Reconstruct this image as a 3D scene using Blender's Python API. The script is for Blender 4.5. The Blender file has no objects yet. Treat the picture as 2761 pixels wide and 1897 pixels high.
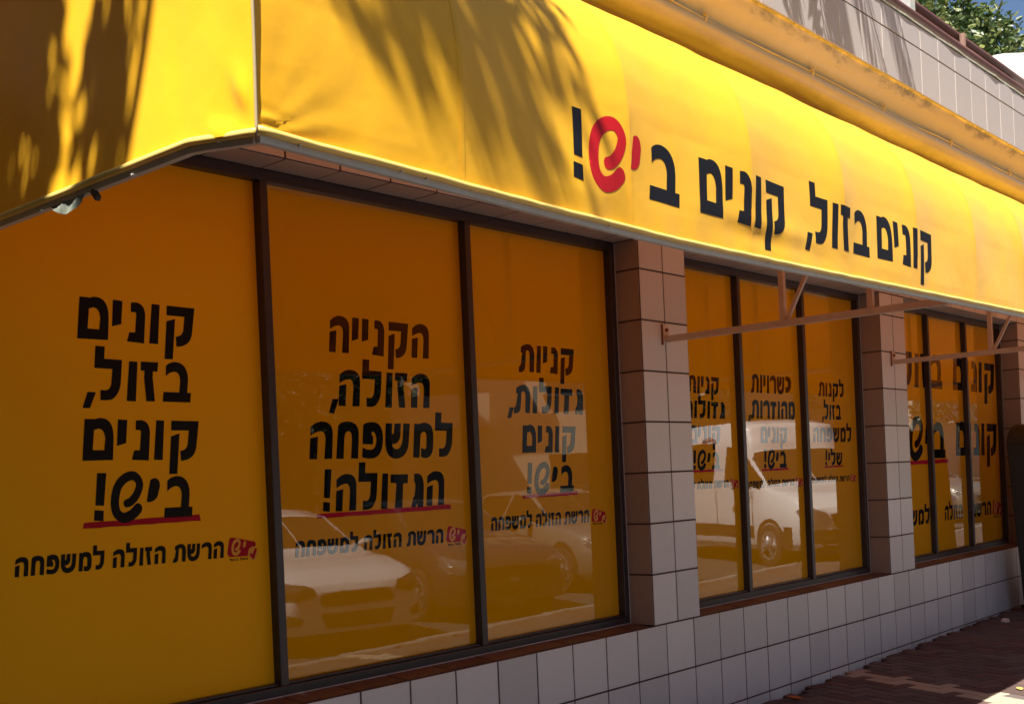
import bpy, bmesh, math, random
from mathutils import Vector, Matrix, noise
from mathutils.geometry import tessellate_polygon
random.seed(7)
R = math.radians
sc = bpy.context.scene
C = sc.collection

# ------------------------------------------------------------------ camera
EYE = Vector((0, 0, 1.50))
YAW, ROLL, FPX = R(48.74744), -0.0444570, 3109.1946
cam_d = bpy.data.cameras.new('camera'); cam = bpy.data.objects.new('camera', cam_d); C.objects.link(cam)
fw = Vector((math.sin(YAW), math.cos(YAW), 0)); rt = Vector((math.cos(YAW), -math.sin(YAW), 0)); up = rt.cross(fw)
r2 = rt * math.cos(ROLL) + up * math.sin(ROLL); u2 = -rt * math.sin(ROLL) + up * math.cos(ROLL)
M = Matrix((r2, u2, -fw)).transposed().to_4x4(); M.translation = EYE
cam.matrix_world = M
cam_d.sensor_width = 36; cam_d.lens = FPX / 2761 * 36; cam_d.shift_y = 346.1 / 2761
cam_d.clip_start = 0.05; cam_d.clip_end = 2000
sc.camera = cam

# ------------------------------------------------------------------ light
SUN = Vector((-0.53, -0.240, 1.0)).normalized()
EL = math.asin(SUN.z); AZ = math.atan2(SUN.x, SUN.y)
w = bpy.data.worlds.new('World'); sc.world = w; w.use_nodes = True
nt = w.node_tree; bg = nt.nodes['Background']
sky = nt.nodes.new('ShaderNodeTexSky'); sky.sky_type = 'NISHITA'; sky.sun_disc = False
sky.sun_elevation = EL; sky.sun_rotation = AZ; sky.air_density = 0.75; sky.dust_density = 0.6; sky.ozone_density = 2.0
nt.links.new(sky.outputs[0], bg.inputs[0]); bg.inputs[1].default_value = 0.05
sd = bpy.data.lights.new('sun', 'SUN'); sd.energy = 5.0; sd.angle = R(0.55); sd.color = (1.0, 0.95, 0.86)
so = bpy.data.objects.new('sun', sd); C.objects.link(so); so.location = (-10, -5, 20)
so.rotation_euler = SUN.to_track_quat('Z', 'Y').to_euler()
sc.view_settings.view_transform = 'Standard'; sc.view_settings.look = 'None'
sc.view_settings.exposure = 1.40; sc.view_settings.gamma = 1.0; sc.view_settings.use_curve_mapping = False
try:
    sc.cycles.max_bounces = 10; sc.cycles.diffuse_bounces = 5; sc.cycles.glossy_bounces = 4
    sc.cycles.use_denoising = True; sc.cycles.sample_clamp_indirect = 8
except Exception: pass

# ------------------------------------------------------------------ helpers
def tag(o, label=None, cat=None, group=None, kind=None):
    if label: o['label'] = label
    if cat: o['category'] = cat
    if group: o['group'] = group
    if kind: o['kind'] = kind
    return o
def empty(name, loc=(0, 0, 0), rz=0, parent=None):
    o = bpy.data.objects.new(name, None); C.objects.link(o); o.location = loc; o.rotation_euler = (0, 0, rz)
    o.empty_display_size = 0.2
    if parent: o.parent = parent
    return o
def link(name, me, m=None, parent=None, loc=None):
    o = bpy.data.objects.new(name, me); C.objects.link(o)
    if m is not None and not me.materials: me.materials.append(m)
    if parent: o.parent = parent
    if loc: o.location = loc
    return o
def mesh(name, vs, fs, smooth=False):
    me = bpy.data.meshes.new(name); me.from_pydata([tuple(v) for v in vs], [], fs); me.update()
    if smooth:
        for p in me.polygons: p.use_smooth = True
    return me
def from_bm(name, bm, smooth=False):
    bmesh.ops.recalc_face_normals(bm, faces=bm.faces)
    me = bpy.data.meshes.new(name); bm.to_mesh(me); bm.free()
    if smooth:
        for p in me.polygons: p.use_smooth = True
    return me
def bm_box(bm, x0, x1, y0, y1, z0, z1):
    v = [bm.verts.new(p) for p in ((x0,y0,z0),(x1,y0,z0),(x1,y1,z0),(x0,y1,z0),(x0,y0,z1),(x1,y0,z1),(x1,y1,z1),(x0,y1,z1))]
    for f in ((0,3,2,1),(4,5,6,7),(0,1,5,4),(1,2,6,5),(2,3,7,6),(3,0,4,7)): bm.faces.new([v[i] for i in f])
    return v
def box(name, x0, x1, y0, y1, z0, z1, m, parent=None, bev=0):
    bm = bmesh.new(); bm_box(bm, x0, x1, y0, y1, z0, z1)
    if bev: bmesh.ops.bevel(bm, geom=list(bm.edges), offset=bev, segments=1, affect='EDGES')
    return link(name, from_bm(name, bm), m, parent)
def bm_tube(bm, pts, rad, n=8, cap=True):
    pts = [Vector(p) for p in pts]; rads = rad if isinstance(rad, (list, tuple)) else [rad] * len(pts)
    rings = []
    t0 = (pts[1] - pts[0]).normalized(); a = t0.orthogonal().normalized()
    for i, p in enumerate(pts):
        t = (pts[min(i+1, len(pts)-1)] - pts[max(i-1, 0)]).normalized()
        a = (a - t * a.dot(t)).normalized(); b = t.cross(a)
        rings.append([bm.verts.new(p + (a * math.cos(2*math.pi*k/n) + b * math.sin(2*math.pi*k/n)) * rads[i]) for k in range(n)])
    for i in range(len(rings)-1):
        for k in range(n): bm.faces.new((rings[i][k], rings[i][(k+1)%n], rings[i+1][(k+1)%n], rings[i+1][k]))
    if cap: bm.faces.new(rings[0][::-1]); bm.faces.new(rings[-1])
def tube(name, pts, rad, m, parent=None, n=8, smooth=True):
    bm = bmesh.new(); bm_tube(bm, pts, rad, n); return link(name, from_bm(name, bm, smooth), m, parent)
def bm_bar(bm, a, b, w_, h_, upv=(1, 0, 0)):
    a = Vector(a); b = Vector(b); t = (b - a).normalized(); s = Vector(upv).cross(t).normalized(); q = t.cross(s)
    r = []
    for p in (a, b): r.append([bm.verts.new(p + s * i * w_/2 + q * j * h_/2) for i, j in ((-1,-1),(1,-1),(1,1),(-1,1))])
    for k in range(4): bm.faces.new((r[0][k], r[0][(k+1)%4], r[1][(k+1)%4], r[1][k]))
    bm.faces.new(r[0][::-1]); bm.faces.new(r[1])
def bar(name, a, b, w_, h_, m, parent=None, upv=(1, 0, 0)):
    bm = bmesh.new(); bm_bar(bm, a, b, w_, h_, upv)
    return link(name, from_bm(name, bm), m, parent)
def groundz(x): return 0.0135 * (x - 10.9)

# ------------------------------------------------------------------ materials
def mat(name, col, rough=0.6, metal=0.0, ior=1.5, noise_amt=0.0, noise_scale=8.0, bump=0.0, bump_scale=60.0, per_obj=0.0, coat=0.0, emit=None, spec=0.5, coords='Object'):
    m = bpy.data.materials.new(name); m.use_nodes = True; t = m.node_tree; b = t.nodes['Principled BSDF']
    b.inputs['Base Color'].default_value = (*col, 1); b.inputs['Roughness'].default_value = rough
    b.inputs['Metallic'].default_value = metal; b.inputs['IOR'].default_value = ior
    b.inputs['Specular IOR Level'].default_value = spec
    b.inputs['Coat Weight'].default_value = coat; b.inputs['Coat Roughness'].default_value = 0.03
    tc = t.nodes.new('ShaderNodeTexCoord'); src = None
    if noise_amt or per_obj:
        base = t.nodes.new('ShaderNodeRGB'); base.outputs[0].default_value = (*col, 1)
        mul = t.nodes.new('ShaderNodeMath'); mul.operation = 'MULTIPLY_ADD'
        n = t.nodes.new('ShaderNodeTexNoise'); n.inputs['Scale'].default_value = noise_scale; n.inputs['Detail'].default_value = 7
        n.inputs['Roughness'].default_value = 0.65
        t.links.new(tc.outputs[coords], n.inputs['Vector'])
        mul.inputs[1].default_value = noise_amt * 2; mul.inputs[2].default_value = 1 - noise_amt
        t.links.new(n.outputs[0], mul.inputs[0]); last = mul
        if per_obj:
            oi = t.nodes.new('ShaderNodeObjectInfo'); m2 = t.nodes.new('ShaderNodeMath'); m2.operation = 'MULTIPLY_ADD'
            m2.inputs[1].default_value = per_obj * 2; m2.inputs[2].default_value = -per_obj
            t.links.new(oi.outputs['Random'], m2.inputs[0])
            ad = t.nodes.new('ShaderNodeMath'); ad.operation = 'ADD'
            t.links.new(m2.outputs[0], ad.inputs[0]); t.links.new(mul.outputs[0], ad.inputs[1]); last = ad
        hv = t.nodes.new('ShaderNodeHueSaturation'); t.links.new(base.outputs[0], hv.inputs['Color']); t.links.new(last.outputs[0], hv.inputs['Value'])
        t.links.new(hv.outputs[0], b.inputs['Base Color'])
    if bump:
        n2 = t.nodes.new('ShaderNodeTexNoise'); n2.inputs['Scale'].default_value = bump_scale; n2.inputs['Detail'].default_value = 5
        t.links.new(tc.outputs[coords], n2.inputs['Vector'])
        bp = t.nodes.new('ShaderNodeBump'); bp.inputs['Strength'].default_value = bump; bp.inputs['Distance'].default_value = 0.01
        t.links.new(n2.outputs[0], bp.inputs['Height']); t.links.new(bp.outputs[0], b.inputs['Normal'])
    return m
def stain_or_shade(m, dark_col, zlo, zhi, scale=6.0, thr=0.5, stretch=(1, 1, 1), width=0.08, strength=0.8, world=False):
    """dirt or painted shade with its own ragged shape, thickest between zlo and zhi of the object's own coordinates"""
    t = m.node_tree; b = t.nodes['Principled BSDF']; lk = b.inputs['Base Color'].links
    tc = t.nodes.new('ShaderNodeTexCoord'); mp = t.nodes.new('ShaderNodeMapping'); mp.inputs['Scale'].default_value = stretch
    src0 = t.nodes.new('ShaderNodeNewGeometry').outputs['Position'] if world else tc.outputs['Object']
    n = t.nodes.new('ShaderNodeTexNoise'); n.inputs['Scale'].default_value = scale; n.inputs['Detail'].default_value = 9; n.inputs['Roughness'].default_value = 0.7
    t.links.new(src0, mp.inputs[0]); t.links.new(mp.outputs[0], n.inputs['Vector'])
    sp = t.nodes.new('ShaderNodeSeparateXYZ'); t.links.new(src0, sp.inputs[0])
    mr = t.nodes.new('ShaderNodeMapRange'); mr.inputs[1].default_value = zlo; mr.inputs[2].default_value = zhi; t.links.new(sp.outputs[2], mr.inputs[0])
    ad = t.nodes.new('ShaderNodeMath'); ad.operation = 'MULTIPLY'; t.links.new(mr.outputs[0], ad.inputs[0]); t.links.new(n.outputs[0], ad.inputs[1])
    m3 = t.nodes.new('ShaderNodeMapRange'); m3.inputs[1].default_value = thr; m3.inputs[2].default_value = thr + width; m3.inputs[4].default_value = strength
    t.links.new(ad.outputs[0], m3.inputs[0])
    mx = t.nodes.new('ShaderNodeMix'); mx.data_type = 'RGBA'; mx.inputs['B'].default_value = (*dark_col, 1)
    if lk: src = lk[0].from_socket; t.links.new(src, mx.inputs['A'])
    else: mx.inputs['A'].default_value = b.inputs['Base Color'].default_value
    t.links.new(m3.outputs[0], mx.inputs['Factor']); t.links.new(mx.outputs['Result'], b.inputs['Base Color'])
    return m

m_tile = mat('glazed tile', (0.55, 0.57, 0.58), 0.34, noise_amt=0.09, noise_scale=90, per_obj=0.11, bump=0.08, bump_scale=25)
stain_or_shade(m_tile, (0.14, 0.11, 0.09), 0.34, -0.08, scale=3.0, thr=0.30, stretch=(1, 1, .4), width=0.5, strength=0.5, world=True)
m_parapet = mat('mauve parapet tile', (0.44, 0.398, 0.38), 0.45, noise_amt=0.10, noise_scale=120, per_obj=0.03, bump=0.12, bump_scale=120)
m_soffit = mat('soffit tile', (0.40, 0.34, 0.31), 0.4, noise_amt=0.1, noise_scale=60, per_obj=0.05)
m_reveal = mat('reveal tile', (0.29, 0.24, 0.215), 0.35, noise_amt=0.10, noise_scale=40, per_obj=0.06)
m_sill = mat('terracotta sill tile', (0.13, 0.075, 0.052), 0.5, noise_amt=0.18, noise_scale=30, per_obj=0.12)
m_grout = mat('dark grout', (0.05, 0.036, 0.034), 0.9, noise_amt=0.25, noise_scale=40)
m_pgrout = mat('pale lime grout', (0.52, 0.47, 0.40), 0.9, noise_amt=0.3, noise_scale=30)
m_frame = mat('dark bronze aluminium', (0.030, 0.025, 0.031), 0.38, metal=0.0, ior=1.5, noise_amt=0.12, noise_scale=20)
m_seal = mat('silicone sealant', (0.42, 0.42, 0.44), 0.5, noise_amt=0.2, noise_scale=30)
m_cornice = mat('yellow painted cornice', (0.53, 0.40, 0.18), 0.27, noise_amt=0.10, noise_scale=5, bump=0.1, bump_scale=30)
stain_or_shade(m_cornice, (0.13, 0.105, 0.045), 4.20, 4.51, scale=5.0, thr=0.42, stretch=(0.55, 1, 1.6), width=0.13, strength=0.75)
stain_or_shade(m_cornice, (0.05, 0.026, 0.006), 4.265, 4.125, scale=2.0, thr=0.16, stretch=(0.15, .4, .4), width=0.30, strength=0.85)  # shade of the lower roll painted into the colour as a dark band
m_coping = mat('mossy cement coping', (0.46, 0.49, 0.42), 0.9, noise_amt=0.3, noise_scale=12, bump=0.3)
m_cable = mat('painted conduit', (0.55, 0.40, 0.16), 0.5)
m_black = None
def film(name, col, rough=0.012, ior=1.68, noise_amt=0.07):
    """printed film seen through the front of the pane: paint colour under a clear glossy face"""
    return mat(name, col, rough, ior=ior, noise_amt=noise_amt, noise_scale=1.2, coords='Object', bump=0.05, bump_scale=1.6)
m_pane = film('yellow film behind glass', (0.60, 0.30, 0.002))
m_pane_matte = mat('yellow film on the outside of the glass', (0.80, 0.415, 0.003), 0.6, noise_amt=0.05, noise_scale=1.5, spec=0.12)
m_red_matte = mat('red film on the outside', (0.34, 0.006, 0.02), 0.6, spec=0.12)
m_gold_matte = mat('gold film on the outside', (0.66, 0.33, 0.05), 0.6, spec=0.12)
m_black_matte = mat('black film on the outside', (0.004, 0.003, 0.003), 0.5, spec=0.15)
m_black = film('black film behind glass', (0.004, 0.0035, 0.005), noise_amt=0.0)
m_red = film('red film behind glass', (0.36, 0.008, 0.03), noise_amt=0.0)
m_gold = film('gold film behind glass', (0.66, 0.36, 0.09), noise_amt=0.0)
def canvas(name, col, trans, f=0.42):
    m = bpy.data.materials.new(name); m.use_nodes = True; t = m.node_tree; b = t.nodes['Principled BSDF']; out = t.nodes['Material Output']
    b.inputs['Base Color'].default_value = (*col, 1); b.inputs['Roughness'].default_value = 0.42; b.inputs['Specular IOR Level'].default_value = 0.4
    b.inputs['Sheen Weight'].default_value = 0.08; b.inputs['Sheen Roughness'].default_value = 0.4
    tc = t.nodes.new('ShaderNodeTexCoord'); n = t.nodes.new('ShaderNodeTexNoise'); n.inputs['Scale'].default_value = 3.5; n.inputs['Detail'].default_value = 6
    t.links.new(tc.outputs['Object'], n.inputs['Vector'])
    hv = t.nodes.new('ShaderNodeHueSaturation'); hv.inputs['Color'].default_value = (*col, 1)
    mr = t.nodes.new('ShaderNodeMapRange'); mr.inputs[3].default_value = 0.93; mr.inputs[4].default_value = 1.05
    t.links.new(n.outputs[0], mr.inputs[0]); t.links.new(mr.outputs[0], hv.inputs['Value']); t.links.new(hv.outputs[0], b.inputs['Base Color'])
    wv = t.nodes.new('ShaderNodeTexNoise'); wv.inputs['Scale'].default_value = 420; t.links.new(tc.outputs['Object'], wv.inputs['Vector'])
    n3 = t.nodes.new('ShaderNodeTexNoise'); n3.inputs['Scale'].default_value = 6; n3.inputs['Detail'].default_value = 3; t.links.new(tc.outputs['Object'], n3.inputs['Vector'])
    bp = t.nodes.new('ShaderNodeBump'); bp.inputs['Strength'].default_value = 0.15; bp.inputs['Distance'].default_value = 0.002
    t.links.new(wv.outputs[0], bp.inputs['Height'])
    bp2 = t.nodes.new('ShaderNodeBump'); bp2.inputs['Strength'].default_value = 0.35; bp2.inputs['Distance'].default_value = 0.012
    t.links.new(n3.outputs[0], bp2.inputs['Height']); t.links.new(bp.outputs[0], bp2.inputs['Normal']); t.links.new(bp2.outputs[0], b.inputs['Normal'])
    tr = t.nodes.new('ShaderNodeBsdfTranslucent'); tr.inputs[0].default_value = (*trans, 1)
    mx = t.nodes.new('ShaderNodeMixShader'); mx.inputs[0].default_value = f
    t.links.new(b.outputs[0], mx.inputs[1]); t.links.new(tr.outputs[0], mx.inputs[2]); t.links.new(mx.outputs[0], out.inputs[0])
    return m
m_plaster = mat('ochre plaster', (0.34, 0.25, 0.13), 0.9, noise_amt=0.15, noise_scale=3, bump=0.3)
m_canvas = canvas('yellow awning canvas', (0.95, 0.49, 0.015), (0.95, 0.205, 0.004), 0.088)
m_hem = canvas('pale yellow hem fabric', (0.80, 0.58, 0.15), (0.9, 0.5, 0.05), 0.08)
m_cord = mat('grey piping cord', (0.36, 0.27, 0.14), 0.7, noise_amt=0.2, noise_scale=60)
m_rail = mat('weathered galvanised rail', (0.55, 0.51, 0.45), 0.45, noise_amt=0.2, noise_scale=25)
m_arm = mat('beige painted steel', (0.52, 0.44, 0.36), 0.45, noise_amt=0.28, noise_scale=14)
m_rust = mat('rusty wall plate', (0.20, 0.07, 0.04), 0.8, noise_amt=0.4, noise_scale=60)
m_ink = mat('black awning lettering', (0.006, 0.006, 0.010), 0.65, spec=0.25)
m_inkred = mat('red awning lettering', (0.50, 0.006, 0.012), 0.6, spec=0.3)
m_flap = mat('torn lining cloth', (0.20, 0.225, 0.18), 0.8, noise_amt=0.2, noise_scale=30)
m_pipe = mat('red oxide painted pipe', (0.12, 0.042, 0.032), 0.6, noise_amt=0.35, noise_scale=18, bump=0.2)
m_pipe2 = mat('weathered brown beam', (0.12, 0.06, 0.04), 0.8, noise_amt=0.4, noise_scale=18, bump=0.4)
m_white = mat('white lime plaster', (0.70, 0.69, 0.66), 0.9, noise_amt=0.08, noise_scale=9, bump=0.6, bump_scale=14)
m_bark = mat('bark', (0.16, 0.11, 0.07), 0.95, noise_amt=0.35, noise_scale=14, bump=0.8, bump_scale=30)
m_cab = mat('dark green grey plastic', (0.030, 0.032, 0.030), 0.4, noise_amt=0.15, noise_scale=12)
m_asphalt = mat('asphalt', (0.052, 0.050, 0.048), 0.9, noise_amt=0.2, noise_scale=2.5, bump=0.4, bump_scale=90)
m_kerb = mat('kerb stone', (0.20, 0.19, 0.17), 0.9, noise_amt=0.2, noise_scale=6, bump=0.3)
m_dirt = mat('paver joint sand', (0.055, 0.042, 0.034), 1.0, noise_amt=0.3, noise_scale=30)
m_paver = mat('red brown paver', (0.085, 0.050, 0.043), 0.85, noise_amt=0.22, noise_scale=22, per_obj=0.30, bump=0.35, bump_scale=80)
m_paver_g = mat('greyed paver', (0.085, 0.068, 0.062), 0.85, noise_amt=0.22, noise_scale=22, per_obj=0.25, bump=0.35, bump_scale=80)
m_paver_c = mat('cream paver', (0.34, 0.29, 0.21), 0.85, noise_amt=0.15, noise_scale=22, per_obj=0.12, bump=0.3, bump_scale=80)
m_dryleaf = mat('dry leaf', (0.40, 0.15, 0.04), 0.8, noise_amt=0.3, noise_scale=40)
m_paper = mat('crumpled paper', (0.6, 0.56, 0.52), 0.8)
def leafmat(name, a, b_, c_):
    m = bpy.data.materials.new(name); m.use_nodes = True; t = m.node_tree; b = t.nodes['Principled BSDF']; out = t.nodes['Material Output']
    at = t.nodes.new('ShaderNodeAttribute'); at.attribute_name = 'shade'
    cr = t.nodes.new('ShaderNodeValToRGB'); cr.color_ramp.elements[0].color = (*a, 1); cr.color_ramp.elements[1].color = (*c_, 1)
    e = cr.color_ramp.elements.new(0.6); e.color = (*b_, 1)
    t.links.new(at.outputs['Fac'], cr.inputs[0]); t.links.new(cr.outputs[0], b.inputs['Base Color']); b.inputs['Roughness'].default_value = 0.42
    tr = t.nodes.new('ShaderNodeBsdfTranslucent'); t.links.new(cr.outputs[0], tr.inputs[0])
    mx = t.nodes.new('ShaderNodeMixShader'); mx.inputs[0].default_value = 0.25
    t.links.new(b.outputs[0], mx.inputs[1]); t.links.new(tr.outputs[0], mx.inputs[2]); t.links.new(mx.outputs[0], out.inputs[0])
    return m
m_leaf = leafmat('citrus leaves', (0.022, 0.045, 0.010), (0.06, 0.10, 0.018), (0.20, 0.21, 0.06))
m_leaf2 = leafmat('dark street leaves', (0.02, 0.04, 0.012), (0.05, 0.08, 0.02), (0.10, 0.13, 0.03))
m_frond = leafmat('palm leaflets', (0.05, 0.08, 0.02), (0.09, 0.13, 0.03), (0.26, 0.22, 0.09))
m_paintw = mat('white car paint', (0.78, 0.78, 0.76), 0.3, coat=0.8)
m_paintd = mat('dark grey car paint', (0.03, 0.032, 0.036), 0.3, coat=0.9)
m_paints = mat('champagne silver car paint', (0.25, 0.24, 0.20), 0.35, metal=0.3, coat=0.8)
m_trim = mat('black plastic trim', (0.02, 0.02, 0.02), 0.5)
m_tyre = mat('tyre rubber', (0.018, 0.018, 0.018), 0.85)
m_alloy = mat('alloy rim', (0.55, 0.55, 0.56), 0.25, metal=0.8)
m_glass = mat('car window glass', (0.012, 0.014, 0.014), 0.03, ior=1.5)
m_lamp = mat('lamp lens', (0.20, 0.21, 0.21), 0.06, metal=0.35, coat=1.0)
m_plate = mat('yellow number plate', (0.22, 0.16, 0.03), 0.5)
m_decal = mat('orange swirl decal', (0.65, 0.14, 0.04), 0.5)
m_decalg = mat('gold decal', (0.30, 0.20, 0.07), 0.5)
m_bld = mat('beige render', (0.72, 0.65, 0.50), 0.9, noise_amt=0.1, noise_scale=1.5)
m_bld2 = mat('grey brown render', (0.07, 0.055, 0.04), 0.9, noise_amt=0.15, noise_scale=1.5)
m_bld3 = mat('cream render', (0.36, 0.32, 0.24), 0.9, noise_amt=0.1, noise_scale=1.5)
m_win = mat('building window glass', (0.03, 0.035, 0.04), 0.1)
m_sand = mat('dry verge', (0.30, 0.25, 0.18), 1.0, noise_amt=0.25, noise_scale=0.8)
m_shutter = mat('shutter slats', (0.45, 0.40, 0.32), 0.7)
GLYPH = {
 'ם': [[(0.115, 1.013),(0.363, 1.013),(0.395, 1.006),(0.51, 1.038),(0.803, 1.064, 1),(0.892, 0.847),(0.943, 0.713, 1),(0.924, 0.49),(0.879, 0.013),(0.0, 0.006)], [(0.369, 0.745),(0.497, 0.783),(0.669, 0.777, 1),(0.682, 0.535),(0.637, 0.255),(0.306, 0.261)]],
 'י': [[(0.064, 1.013),(0.344, 1.0),(0.28, 0.427),(0.0, 0.357)]],
 'נ': [[(0.172, 0.987),(0.331, 1.0),(0.58, 0.981, 1),(0.592, 0.701),(0.516, -0.013),(0.0, 0.013),(0.083, 0.242),(0.255, 0.248),(0.312, 0.675),(0.318, 0.758, 1),(0.261, 0.752),(0.153, 0.752)]],
 'ו': [[(0.127, 1.0),(0.376, 0.994),(0.274, -0.006),(0.0, 0.0)]],
 'ק': [[(0.14, 0.994),(1.038, 0.987),(0.93, 0.363),(0.873, -0.025, 1),(0.395, -0.038),(0.389, 0.217),(0.611, 0.236, 1),(0.643, 0.414),(0.694, 0.745),(0.121, 0.745)], [(0.108, 0.592),(0.389, 0.669),(0.261, -0.369),(0.0, -0.369)]],
 'ל': [[(0.058, 1.333),(0.327, 1.327),(0.295, 1.026),(0.814, 1.019),(0.756, 0.5),(0.724, 0.186, 1),(0.487, 0.038),(0.372, -0.006, 1),(0.135, 0.006),(0.147, 0.256),(0.295, 0.25),(0.442, 0.263, 1),(0.474, 0.455),(0.519, 0.782),(0.0, 0.788)]],
 ',': [[(0.16, 0.199),(0.397, 0.192),(0.205, -0.199),(0.0, -0.192)]],
 'ז': [[(0.019, 1.006),(0.551, 1.006),(0.513, 0.769),(0.372, 0.769),(0.359, 0.603),(0.397, 0.006),(0.128, 0.006),(0.096, 0.59),(0.115, 0.776),(0.0, 0.782)]],
 'ב': [[(0.147, 0.917),(0.224, 1.013, 1),(0.429, 1.038),(0.782, 1.051, 1),(0.84, 0.712),(0.84, 0.564),(0.795, 0.25),(0.917, 0.25),(0.885, 0.0),(0.0, 0.006),(0.038, 0.256),(0.538, 0.256),(0.583, 0.551),(0.583, 0.795, 1),(0.397, 0.788),(0.212, 0.756, 1),(0.135, 0.654)]],
 '!': [[(0.147, 1.166),(0.411, 1.16),(0.301, 0.38),(0.061, 0.399)], [(0.031, 0.288),(0.288, 0.264),(0.27, 0.012),(0.0, 0.043)]],
 'y': [[(0.141, 0.963),(0.209, 1.006, 1),(0.301, 1.0),(0.442, 0.969, 1),(0.423, 0.791),(0.344, 0.564),(0.239, 0.393, 1),(0.0, 0.423),(0.061, 0.693)]],
 'ה': [[(0.095, 0.863),(0.292, 1.012, 1),(0.5, 1.018),(0.893, 1.018, 1),(0.893, 0.714),(0.875, 0.5),(0.827, 0.012),(0.542, 0.006),(0.613, 0.5),(0.637, 0.744, 1),(0.47, 0.756),(0.262, 0.744, 1),(0.077, 0.637)], [(0.065, 0.56),(0.345, 0.613),(0.274, 0.006),(0.0, 0.012)]],
 'ח': [[(0.119, 0.863),(0.155, 1.018, 1),(0.494, 1.024),(0.899, 1.012, 1),(0.899, 0.714),(0.881, 0.476),(0.827, 0.0),(0.56, 0.006),(0.625, 0.524),(0.643, 0.756, 1),(0.512, 0.762),(0.363, 0.756, 1),(0.339, 0.548),(0.274, 0.006),(0.0, 0.006),(0.071, 0.524)]],
 'פ': [[(0.095, 0.905),(0.119, 1.006, 1),(0.47, 1.018),(0.893, 1.012, 1),(0.863, 0.542),(0.815, -0.006, 1),(0.345, -0.006),(0.119, -0.006, 1),(0.0, 0.042),(0.042, 0.31),(0.137, 0.244, 1),(0.327, 0.238),(0.565, 0.232, 1),(0.595, 0.518),(0.601, 0.75, 1),(0.423, 0.75),(0.417, 0.637),(0.476, 0.631),(0.452, 0.387),(0.042, 0.399)]],
 'ש': [[(0.095, 0.988),(0.363, 0.988),(0.327, 0.714),(0.357, 0.631, 1),(0.411, 0.714),(0.458, 0.982),(0.714, 0.988),(0.679, 0.643),(0.613, 0.393, 1),(0.327, 0.393),(0.315, 0.262, 1),(0.5, 0.244),(0.738, 0.256, 1),(0.78, 0.643),(0.821, 0.988),(1.089, 0.982),(1.03, 0.542),(0.982, -0.024, 1),(0.435, -0.024),(0.0, -0.006, 1),(0.048, 0.542)]],
 'מ': [[(0.113, 0.988),(0.339, 0.976),(0.429, 1.018, 1),(0.554, 1.018),(0.929, 1.012, 1),(0.911, 0.643),(0.887, 0.333),(0.845, -0.024, 1),(0.524, -0.024),(0.435, -0.024, 1),(0.339, 0.024),(0.369, 0.286),(0.452, 0.244, 1),(0.506, 0.238),(0.583, 0.238, 1),(0.589, 0.339),(0.613, 0.565),(0.625, 0.744, 1),(0.5, 0.75),(0.375, 0.744, 1),(0.351, 0.619),(0.268, -0.006),(0.0, 0.0),(0.06, 0.542)]],
 'ת': [[(0.213, 0.907),(0.42, 1.02, 1),(0.653, 1.033),(1.053, 1.033, 1),(1.04, 0.593),(0.967, 0.0),(0.687, 0.007),(0.74, 0.58),(0.76, 0.813, 1),(0.573, 0.8),(0.48, 0.767, 1),(0.487, 0.567),(0.413, 0.153),(0.347, -0.007, 1),(0.113, -0.02),(0.0, -0.013),(0.033, 0.187),(0.147, 0.207, 1),(0.18, 0.347),(0.28, 0.707),(0.18, 0.7)]],
 'ד': [[(0.03, 0.964),(0.793, 0.953),(0.763, 0.698),(0.556, 0.692),(0.473, -0.006),(0.142, 0.0),(0.26, 0.704),(0.0, 0.734)]],
 'ג': [[(0.201, 0.964),(0.349, 0.964),(0.621, 0.941, 1),(0.609, 0.586),(0.538, -0.018),(0.29, -0.012),(0.272, 0.107),(0.183, -0.012),(0.0, 0.0),(0.095, 0.266),(0.178, 0.278, 1),(0.219, 0.562),(0.243, 0.734, 1),(0.172, 0.734)]],
 'כ': [[(0.081, 1.022),(0.889, 1.089, 1),(0.822, 0.6),(0.77, 0.119, 1),(0.0, 0.089),(0.0, 0.4),(0.333, 0.407, 1),(0.378, 0.585),(0.37, 0.793, 1),(0.059, 0.778)]],
}
SHIN = [(0.745, 0.276), (0.567, 0.135), (0.304, 0.067), (0.107, 0.209), (0.077, 0.503), (0.187, 0.834), (0.426, 1.037), (0.678, 1.067), (0.825, 0.883), (0.733, 0.632), (0.555, 0.46), (0.42, 0.411)]
LOGO = {'red': [(0.171, 1.05), (0.214, 1.179, 1), (0.5, 1.15), (1.971, 0.821), (2.114, 0.779, 1), (2.057, 0.564), (2.0, 0.479, 1), (1.814, 0.507), (1.514, 0.421, 1), (1.457, -0.021), (0.214, 0.007), (-0.014, 0.05, 1), (0.014, 0.336)], 'check': [(1.571, 0.079), (1.686, 0.164), (1.786, 0.021), (2.0, 0.436), (2.157, 0.379), (1.914, -0.193), (1.771, -0.221)]}
# ------------------------------------------------------------------ ground
def sheet(name, x0, x1, y0, y1, dz, m, nx=1):
    vs = []; fs = []
    for i in range(nx + 1):
        x = x0 + (x1 - x0) * i / nx
        vs += [(x, y0, groundz(x) + dz), (x, y1, groundz(x) + dz)]
    for i in range(nx): fs.append((2*i, 2*i+2, 2*i+3, 2*i+1))
    return tag(link(name, mesh(name, vs, fs), m), kind='structure')
KY = -0.10
sheet('ground', -900, 900, -900, 900, -0.16, m_sand, 4)
sheet('road', -80, 160, -11.0, KY - 0.15, -0.125, m_asphalt, 4)
pv = sheet('pavement', -30, 90, KY, 3.90, -0.030, m_dirt, 4)
sheet('far_pavement', -80, 160, -13.5, -11.15, 0.0, m_kerb, 4)
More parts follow.
